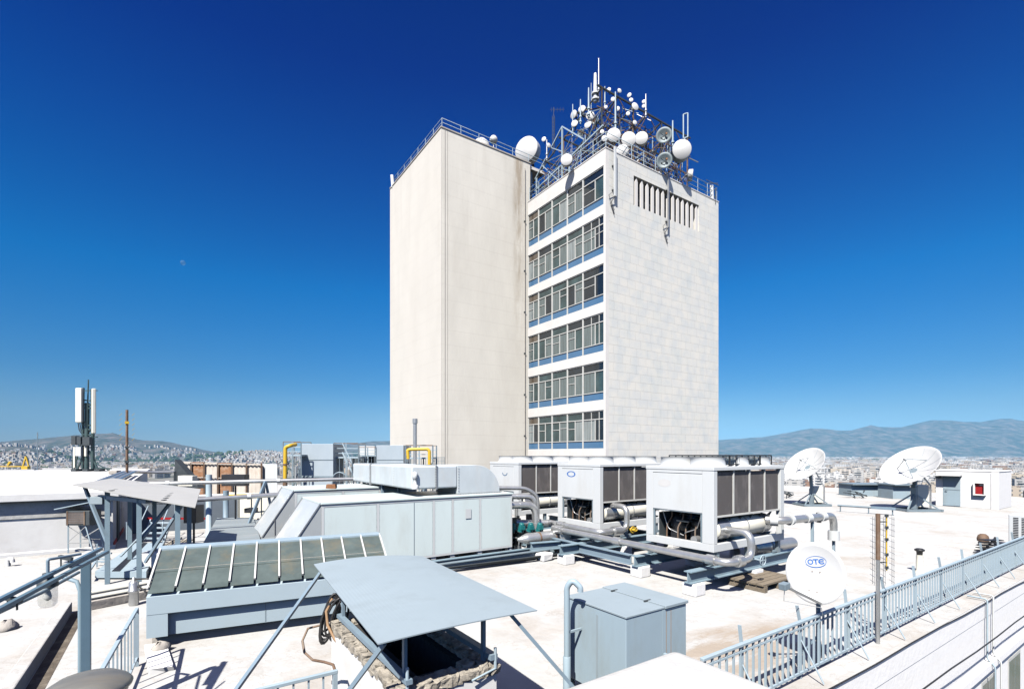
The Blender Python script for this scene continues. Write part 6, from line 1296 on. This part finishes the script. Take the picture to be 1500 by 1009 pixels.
def bld_mat(name, ramp, win=True):
    m = bpy.data.materials.new(name); m.use_nodes = True; nt = m.node_tree; L = nt.links.new; b = nt.nodes['Principled BSDF']; b.inputs['Roughness'].default_value = .85; b.inputs['Specular IOR Level'].default_value = .2
    g = nd(nt, 'ShaderNodeNewGeometry'); r = nd(nt, 'ShaderNodeValToRGB'); r.color_ramp.interpolation = 'CONSTANT'
    while len(r.color_ramp.elements) < len(ramp): r.color_ramp.elements.new(.5)
    for k, c in enumerate(ramp): r.color_ramp.elements[k].position = k / len(ramp); r.color_ramp.elements[k].color = c + (1,)
    if win == 'obj': oi = nd(nt, 'ShaderNodeObjectInfo'); L(oi.outputs['Random'], r.inputs[0])
    else: L(g.outputs['Random Per Island'], r.inputs[0])
    # window rows: storeys of 3.1 m, bays of 3.4 m, on walls only
    tc = nd(nt, 'ShaderNodeTexCoord'); sx = nd(nt, 'ShaderNodeSeparateXYZ'); L(g.outputs['Position'], sx.inputs[0]); sn = nd(nt, 'ShaderNodeSeparateXYZ'); L(g.outputs['True Normal'], sn.inputs[0])
    def mth(op, a, c=None, d=None):
        n = nd(nt, 'ShaderNodeMath', operation=op)
        for i, v in enumerate((a, c, d)):
            if v is None: continue
            if isinstance(v, (int, float)): n.inputs[i].default_value = v
            else: L(v, n.inputs[i])
        return n.outputs[0]
    fz = mth('FRACT', mth('DIVIDE', sx.outputs['Z'], 3.1)); fh = mth('FRACT', mth('DIVIDE', mth('ADD', mth('MULTIPLY', sx.outputs['X'], 1.0), mth('MULTIPLY', sx.outputs['Y'], .83)), 3.4))
    wz = mth('MULTIPLY', mth('GREATER_THAN', fz, .35), mth('LESS_THAN', fz, .85)); wh = mth('GREATER_THAN', fh, .45); wall = mth('LESS_THAN', mth('ABSOLUTE', sn.outputs['Z']), .3)
    fac = mth('MULTIPLY', mth('MULTIPLY', wz, wh), mth('MULTIPLY', wall, .75))
    mx = nd(nt, 'ShaderNodeMix', data_type='RGBA'); L(fac, mx.inputs['Factor']); L(r.outputs[0], mx.inputs['A']); mx.inputs['B'].default_value = (.07, .075, .08, 1); L(mx.outputs['Result'], b.inputs['Base Color']); M[name] = m
RAMP = [(.46, .43, .39), (.53, .52, .50), (.40, .34, .27), (.56, .55, .53), (.44, .38, .30), (.36, .35, .335), (.50, .45, .39), (.26, .16, .11), (.57, .56, .54), (.42, .405, .38)]
bld_mat('city_block', RAMP); bld_mat('city_house', RAMP, 'obj')
rnd = random.Random(99)
# far city as one mass
b = MB(); cnt = 0
V = []; Fc = []
def addb(c, w, l, h, a, gz):
    ca, sa = math.cos(a), math.sin(a); o = len(V)
    for z in (gz - 6, gz + h):
        for (i, j) in ((-1, -1), (1, -1), (1, 1), (-1, 1)): V.append((c.x + (i * w * ca - j * l * sa) / 2, c.y + (i * w * sa + j * l * ca) / 2, z))
    Fc.extend([(o + 4, o + 5, o + 6, o + 7), (o, o + 1, o + 5, o + 4), (o + 1, o + 2, o + 6, o + 5), (o + 2, o + 3, o + 7, o + 6), (o + 3, o, o + 4, o + 7)])
NEAR = []
while cnt < 30000:
    px = rnd.uniform(-420, 1900)
    if 590 < px < 1040 and rnd.random() < .85: continue
    d = math.sqrt(rnd.uniform(330 ** 2, 4700 ** 2)) if rnd.random() < .72 else rnd.uniform(500, 2600)
    if d < 950 or (px < 620 and d < 1250): continue
    c = C3((px - CX) / F * d, d, 0); hz = hill(px, d) - GZ
    g = noise.noise(Vector((c.x * .0016, c.y * .0016, 1.7)))
    if g < -.28: continue                                  # parks and groves between the districts
    if hz > 105 or (hz > 8 and d > 3600) or (hz > 45 and noise.noise(Vector((c.x * .004, c.y * .004, 8))) < -.1): continue
    s = rnd.uniform(.8, 1.35) * (1 + d / 9000) * (.5 if px < 620 else 1)
    addb(c, rnd.uniform(10, 20) * s, rnd.uniform(10, 22) * s, rnd.choice([9, 12, 15, 18, 18, 21, 24]) * rnd.uniform(.85, 1.1) * (.7 if px < 620 else 1), round(noise.noise(Vector((c.x * .001, c.y * .001, 5))) * 5) * .4 + rnd.uniform(-.05, .05), GZ + hz); cnt += 1
    if rnd.random() < .35 and px > 620: addb(c + Vector((rnd.uniform(-3, 3), rnd.uniform(-3, 3), 0)), 5, 4, 3 + 18, 0, GZ + hz)
me = bpy.data.meshes.new('distant_city'); me.from_pydata(V, [], Fc); me.materials.append(M['city_block']); o = bpy.data.objects.new('distant_city', me); COL.objects.link(o)
tag(o, 'pale distant city spreading over the plain and foothills below the mountains', 'city', kind='stuff')
# trees of the far city as one mass
mat('tree_green', (.045, .065, .03), .95, var=.4, scale=.05)
V = []; Fc = []; cnt = 0
while cnt < 2600:
    px = rnd.uniform(-300, 1900); d = math.sqrt(rnd.uniform(340 ** 2, 4300 ** 2)); c = C3((px - CX) / F * d, d, 0); hz = hill(px, d) - GZ
    g = noise.noise(Vector((c.x * .0016, c.y * .0016, 1.7)))
    if g > -.2 and rnd.random() < .75: continue
    if hz > 60: continue
    r_ = rnd.uniform(4, 9) * (1 + d / 5000); o = len(V); n1 = 7
    for (rr, z) in ((.55, .15), (1., .45), (.8, .8), (.3, 1.05)):
        for k in range(n1): a = 6.283 * k / n1; q = r_ * rr * rnd.uniform(.75, 1.2); V.append((c.x + q * math.cos(a), c.y + q * math.sin(a), GZ + hz + r_ * 1.5 * z * rnd.uniform(.85, 1.1)))
    for i in range(3):
        for k in range(n1): Fc.append((o + i * n1 + k, o + i * n1 + (k + 1) % n1, o + (i + 1) * n1 + (k + 1) % n1, o + (i + 1) * n1 + k))
    Fc.append(tuple(o + 3 * n1 + k for k in range(n1))); cnt += 1
me = bpy.data.meshes.new('distant_trees'); me.from_pydata(V, [], Fc); me.materials.append(M['tree_green']); o = bpy.data.objects.new('distant_trees', me); COL.objects.link(o)
tag(o, 'dark green tree belts scattered between the districts of the far city', 'trees', kind='stuff')
# nearest 300 blocks of the city, each one an object
made = 0; spots = []; tries = 0
while made < 290 and tries < 60000:
    tries += 1
    right = rnd.random() < .78
    px = rnd.uniform(1045, 1560) if right else rnd.uniform(-60, 575)
    d = rnd.uniform(330, 960) if right else rnd.uniform(950, 1400)
    c = C3((px - CX) / F * d, d, 0)
    if any((c - q).length < 15 + d * .008 for q in spots): continue
    spots.append(c); made += 1
    w, l = rnd.uniform(10, 17), rnd.uniform(11, 20); st = rnd.choice([4, 5, 5, 6, 6, 7, 8]); h = st * 3.1; a = .35 + rnd.choice([0, 1.571]) + rnd.uniform(-.06, .06)
    b = MB(); ca, sa = Vector((math.cos(a), math.sin(a), 0)), Vector((-math.sin(a), math.cos(a), 0)); z0 = Vector((c.x, c.y, GZ - 2)); hb = h + 2
    b.obox(z0 + UP * hb / 2, ca * w / 2, sa * l / 2, UP * hb / 2)
    for s in (-1, 1):
        b.obox(z0 + ca * s * (w / 2 - .15) + UP * (hb + .45), ca * .15, sa * l / 2, UP * .45); b.obox(z0 + sa * s * (l / 2 - .15) + UP * (hb + .45), ca * (w / 2 - .3), sa * .15, UP * .45)
    for k in range(st):                                    # balcony slabs on the long side
        b.obox(z0 - sa * (l / 2 + .6) + UP * (2 + 3.1 * k + .1), ca * w * .4, sa * .6, UP * .1); b.obox(z0 - ca * (w / 2 + .6) + UP * (2 + 3.1 * k + .1), ca * .6, sa * l * .3, UP * .45)
    b.obox(z0 + ca * rnd.uniform(-3, 3) + UP * (hb + 1.4), ca * 2.2, sa * 1.8, UP * 1.4)
    for k in range(rnd.randrange(1, 5)): b.obox(z0 + ca * rnd.uniform(-.4, .4) * w + sa * rnd.uniform(-.4, .4) * l + UP * (hb + .6), ca * rnd.uniform(.4, 1.2), sa * .5, UP * .6)
    if rnd.random() < .5: q = z0 + ca * rnd.uniform(-.3, .3) * w + UP * hb; b.bar(q, q + UP * 5, .1); b.bar(q + UP * 4.6 - ca * .8, q + UP * 4.6 + ca * .8, .06)
    tall = 'low' if st < 5 else ('mid height' if st < 7 else 'tall')
    if right: where = ('left of the smaller dish' if px < 1150 else 'between the two large dishes' if px < 1290 else 'behind the larger dish' if px < 1372 else 'beyond the white hut')
    else: where = ('left of the phone mast' if px < 105 else 'right of the phone mast' if px < 250 else 'behind the rusty fence and grey plant')
    nearw = 'nearer' if d < 650 else 'farther'
    solo('apartment_block', b, 'city_house', '%s %s flat roofed city block %s' % (nearw, tall, where), 'apartment block', ('right' if right else 'left') + ' city blocks: %s %s, %s' % (nearw, tall, where))
# yellow crane far left
q = W(38, 690, 420); q.z = GZ; cr = thing('tower_crane', 'small yellow tower crane far beyond the penthouse at the left', 'crane', q)
zt = H - (668 - HY) / F * 420; zj = H - (683 - HY) / F * 420
b = MB()
for (i, j) in ((-1, -1), (1, -1), (1, 1), (-1, 1)): b.bar(q + RT * 1.2 * i + FW * 1.2 * j, Vector((q.x, q.y, zj)) + RT * .9 * i + FW * .9 * j, .5)
part('tower', b, 'yellow', cr)
b = MB(); t_ = Vector((q.x, q.y, zt)); j_ = Vector((q.x, q.y, zj)); b.bar(j_ - RT * 2.5, t_, .9); b.bar(j_ + RT * 2.5, t_, .9); b.obox(j_ - UP * 1.5, RT * 2.6, FW * 1.5, UP * 1.5); part('head', b, 'yellow', cr)
b = MB(); b.bar(j_ - RT * 22, j_ + RT * 2, .8); b.bar(j_ - RT * 15 + UP * 1, j_ - RT * 13 + UP * 4, 1.5); part('jib', b, 'yellow', cr)
# thin far masts on the left
for px, y0, y1, d, lab in ((55, 633, 690, 700, 'very thin far mast left of the phone mast'), (283, 662, 700, 60, 'thin far aerial pole above the rusty fence')):
    b = MB(); b.tube([W(px, y1, d), W(px, y0, d)], .0009 * d, 5); b.bar(W(px, y0 + 4, d) - RT * d * .002, W(px, y0 + 4, d) + RT * d * .002, .0008 * d); solo('far_mast', b, 'steel', lab, 'mast')
# moon
q = W(268, 385, 20000); b = MB(); b.lathe([(95 * math.sin(t / 12 * math.pi), -95 * math.cos(t / 12 * math.pi)) for t in range(13)], q, n=24)
solo('moon', b, 'moon', 'faint small daytime moon in the blue sky left of the tower', 'moon')
# ================================================================ LIGHT, HAZE, CAMERA
SUN_AZ, SUN_EL = math.radians(35), math.radians(50.5)      # direction the light travels (from +X toward +Y), elevation
L_ = Vector((math.cos(SUN_AZ) * math.cos(SUN_EL), math.sin(SUN_AZ) * math.cos(SUN_EL), -math.sin(SUN_EL)))
ld = bpy.data.lights.new('sun', 'SUN'); ld.energy = 4.6; ld.angle = math.radians(.55); ld.color = (1., .955, .89)
lo = bpy.data.objects.new('sun', ld); COL.objects.link(lo); lo.rotation_mode = 'QUATERNION'; lo.rotation_quaternion = L_.to_track_quat('-Z', 'Y'); lo.location = (0, 0, 60)
w = bpy.data.worlds.new('World'); sc.world = w; w.use_nodes = True; nt = w.node_tree; bg = nt.nodes['Background']
sky = nd(nt, 'ShaderNodeTexSky', sky_type='NISHITA'); sky.sun_disc = False; sky.sun_elevation = SUN_EL
sd = -L_; sky.sun_rotation = math.atan2(sd.x, sd.y); sky.altitude = 150; sky.air_density = 1.0; sky.dust_density = .25; sky.ozone_density = 4.0
hs_ = nd(nt, 'ShaderNodeHueSaturation'); hs_.inputs['Saturation'].default_value = 1.25; nt.links.new(sky.outputs[0], hs_.inputs['Color'])
tc_ = nd(nt, 'ShaderNodeTexCoord'); sp_ = nd(nt, 'ShaderNodeSeparateXYZ'); nt.links.new(tc_.outputs['Generated'], sp_.inputs[0])
rp_ = nd(nt, 'ShaderNodeValToRGB'); TINT = [(0, .74, .84, 1.03), (.029, .70, .80, 1.02), (.076, .60, .74, .93), (.133, .36, .70, .95), (.295, .0, .79, 1.19), (.477, .0, .47, 1.05), (.60, 0, .27, .90), (1, 0, .16, .6)]
while len(rp_.color_ramp.elements) < len(TINT): rp_.color_ramp.elements.new(.5)
for k, (z_, r_, g_, b_) in enumerate(TINT): rp_.color_ramp.elements[k].position = z_; rp_.color_ramp.elements[k].color = (r_, g_, b_, 1)
nt.links.new(sp_.outputs['Z'], rp_.inputs[0])
mt_ = nd(nt, 'ShaderNodeMix', data_type='RGBA', blend_type='MULTIPLY'); mt_.inputs['Factor'].default_value = 1; nt.links.new(hs_.outputs[0], mt_.inputs['A']); nt.links.new(rp_.outputs[0], mt_.inputs['B'])
nt.links.new(mt_.outputs['Result'], bg.inputs['Color']); bg.inputs['Strength'].default_value = .05
HAZE = .78e-4
if HAZE:
    m = bpy.data.materials.new('haze'); m.use_nodes = True; n_ = m.node_tree; n_.nodes.remove(n_.nodes['Principled BSDF']); pv_ = nd(n_, 'ShaderNodeVolumePrincipled')
    pv_.inputs['Color'].default_value = (.22, .58, .90, 1); pv_.inputs['Density'].default_value = HAZE; pv_.inputs['Anisotropy'].default_value = -.5
    n_.links.new(pv_.outputs[0], n_.nodes['Material Output'].inputs['Volume']); M['haze'] = m
    b = MB(); b.box(-12000, 12000, -12000, 12000, GZ - 2.5, 560); solo('haze', b, 'haze', 'thin blue summer haze over the city', None, kind='stuff')
cd = bpy.data.cameras.new('camera'); co = bpy.data.objects.new('camera', cd); COL.objects.link(co); sc.camera = co
cd.sensor_width = 36; cd.lens = F / 1500 * 36; cd.shift_x = 0; cd.shift_y = (HY - 504.5) / 1500; cd.clip_start = .05; cd.clip_end = 60000
co.location = (0, 0, H); co.rotation_euler = (math.radians(90), 0, ANG - math.pi / 2)
sc.view_settings.view_transform = 'Standard'; sc.view_settings.look = 'None'; sc.view_settings.exposure = 1.05; sc.view_settings.gamma = 1
sc.cycles.use_fast_gi = True; sc.cycles.fast_gi_method = 'ADD'; w.light_settings.ao_factor = .09; w.light_settings.distance = 6
sc.cycles.use_denoising = True; sc.cycles.max_bounces = 6; sc.cycles.volume_bounces = 0; sc.cycles.diffuse_bounces = 0; sc.cycles.transparent_max_bounces = 12
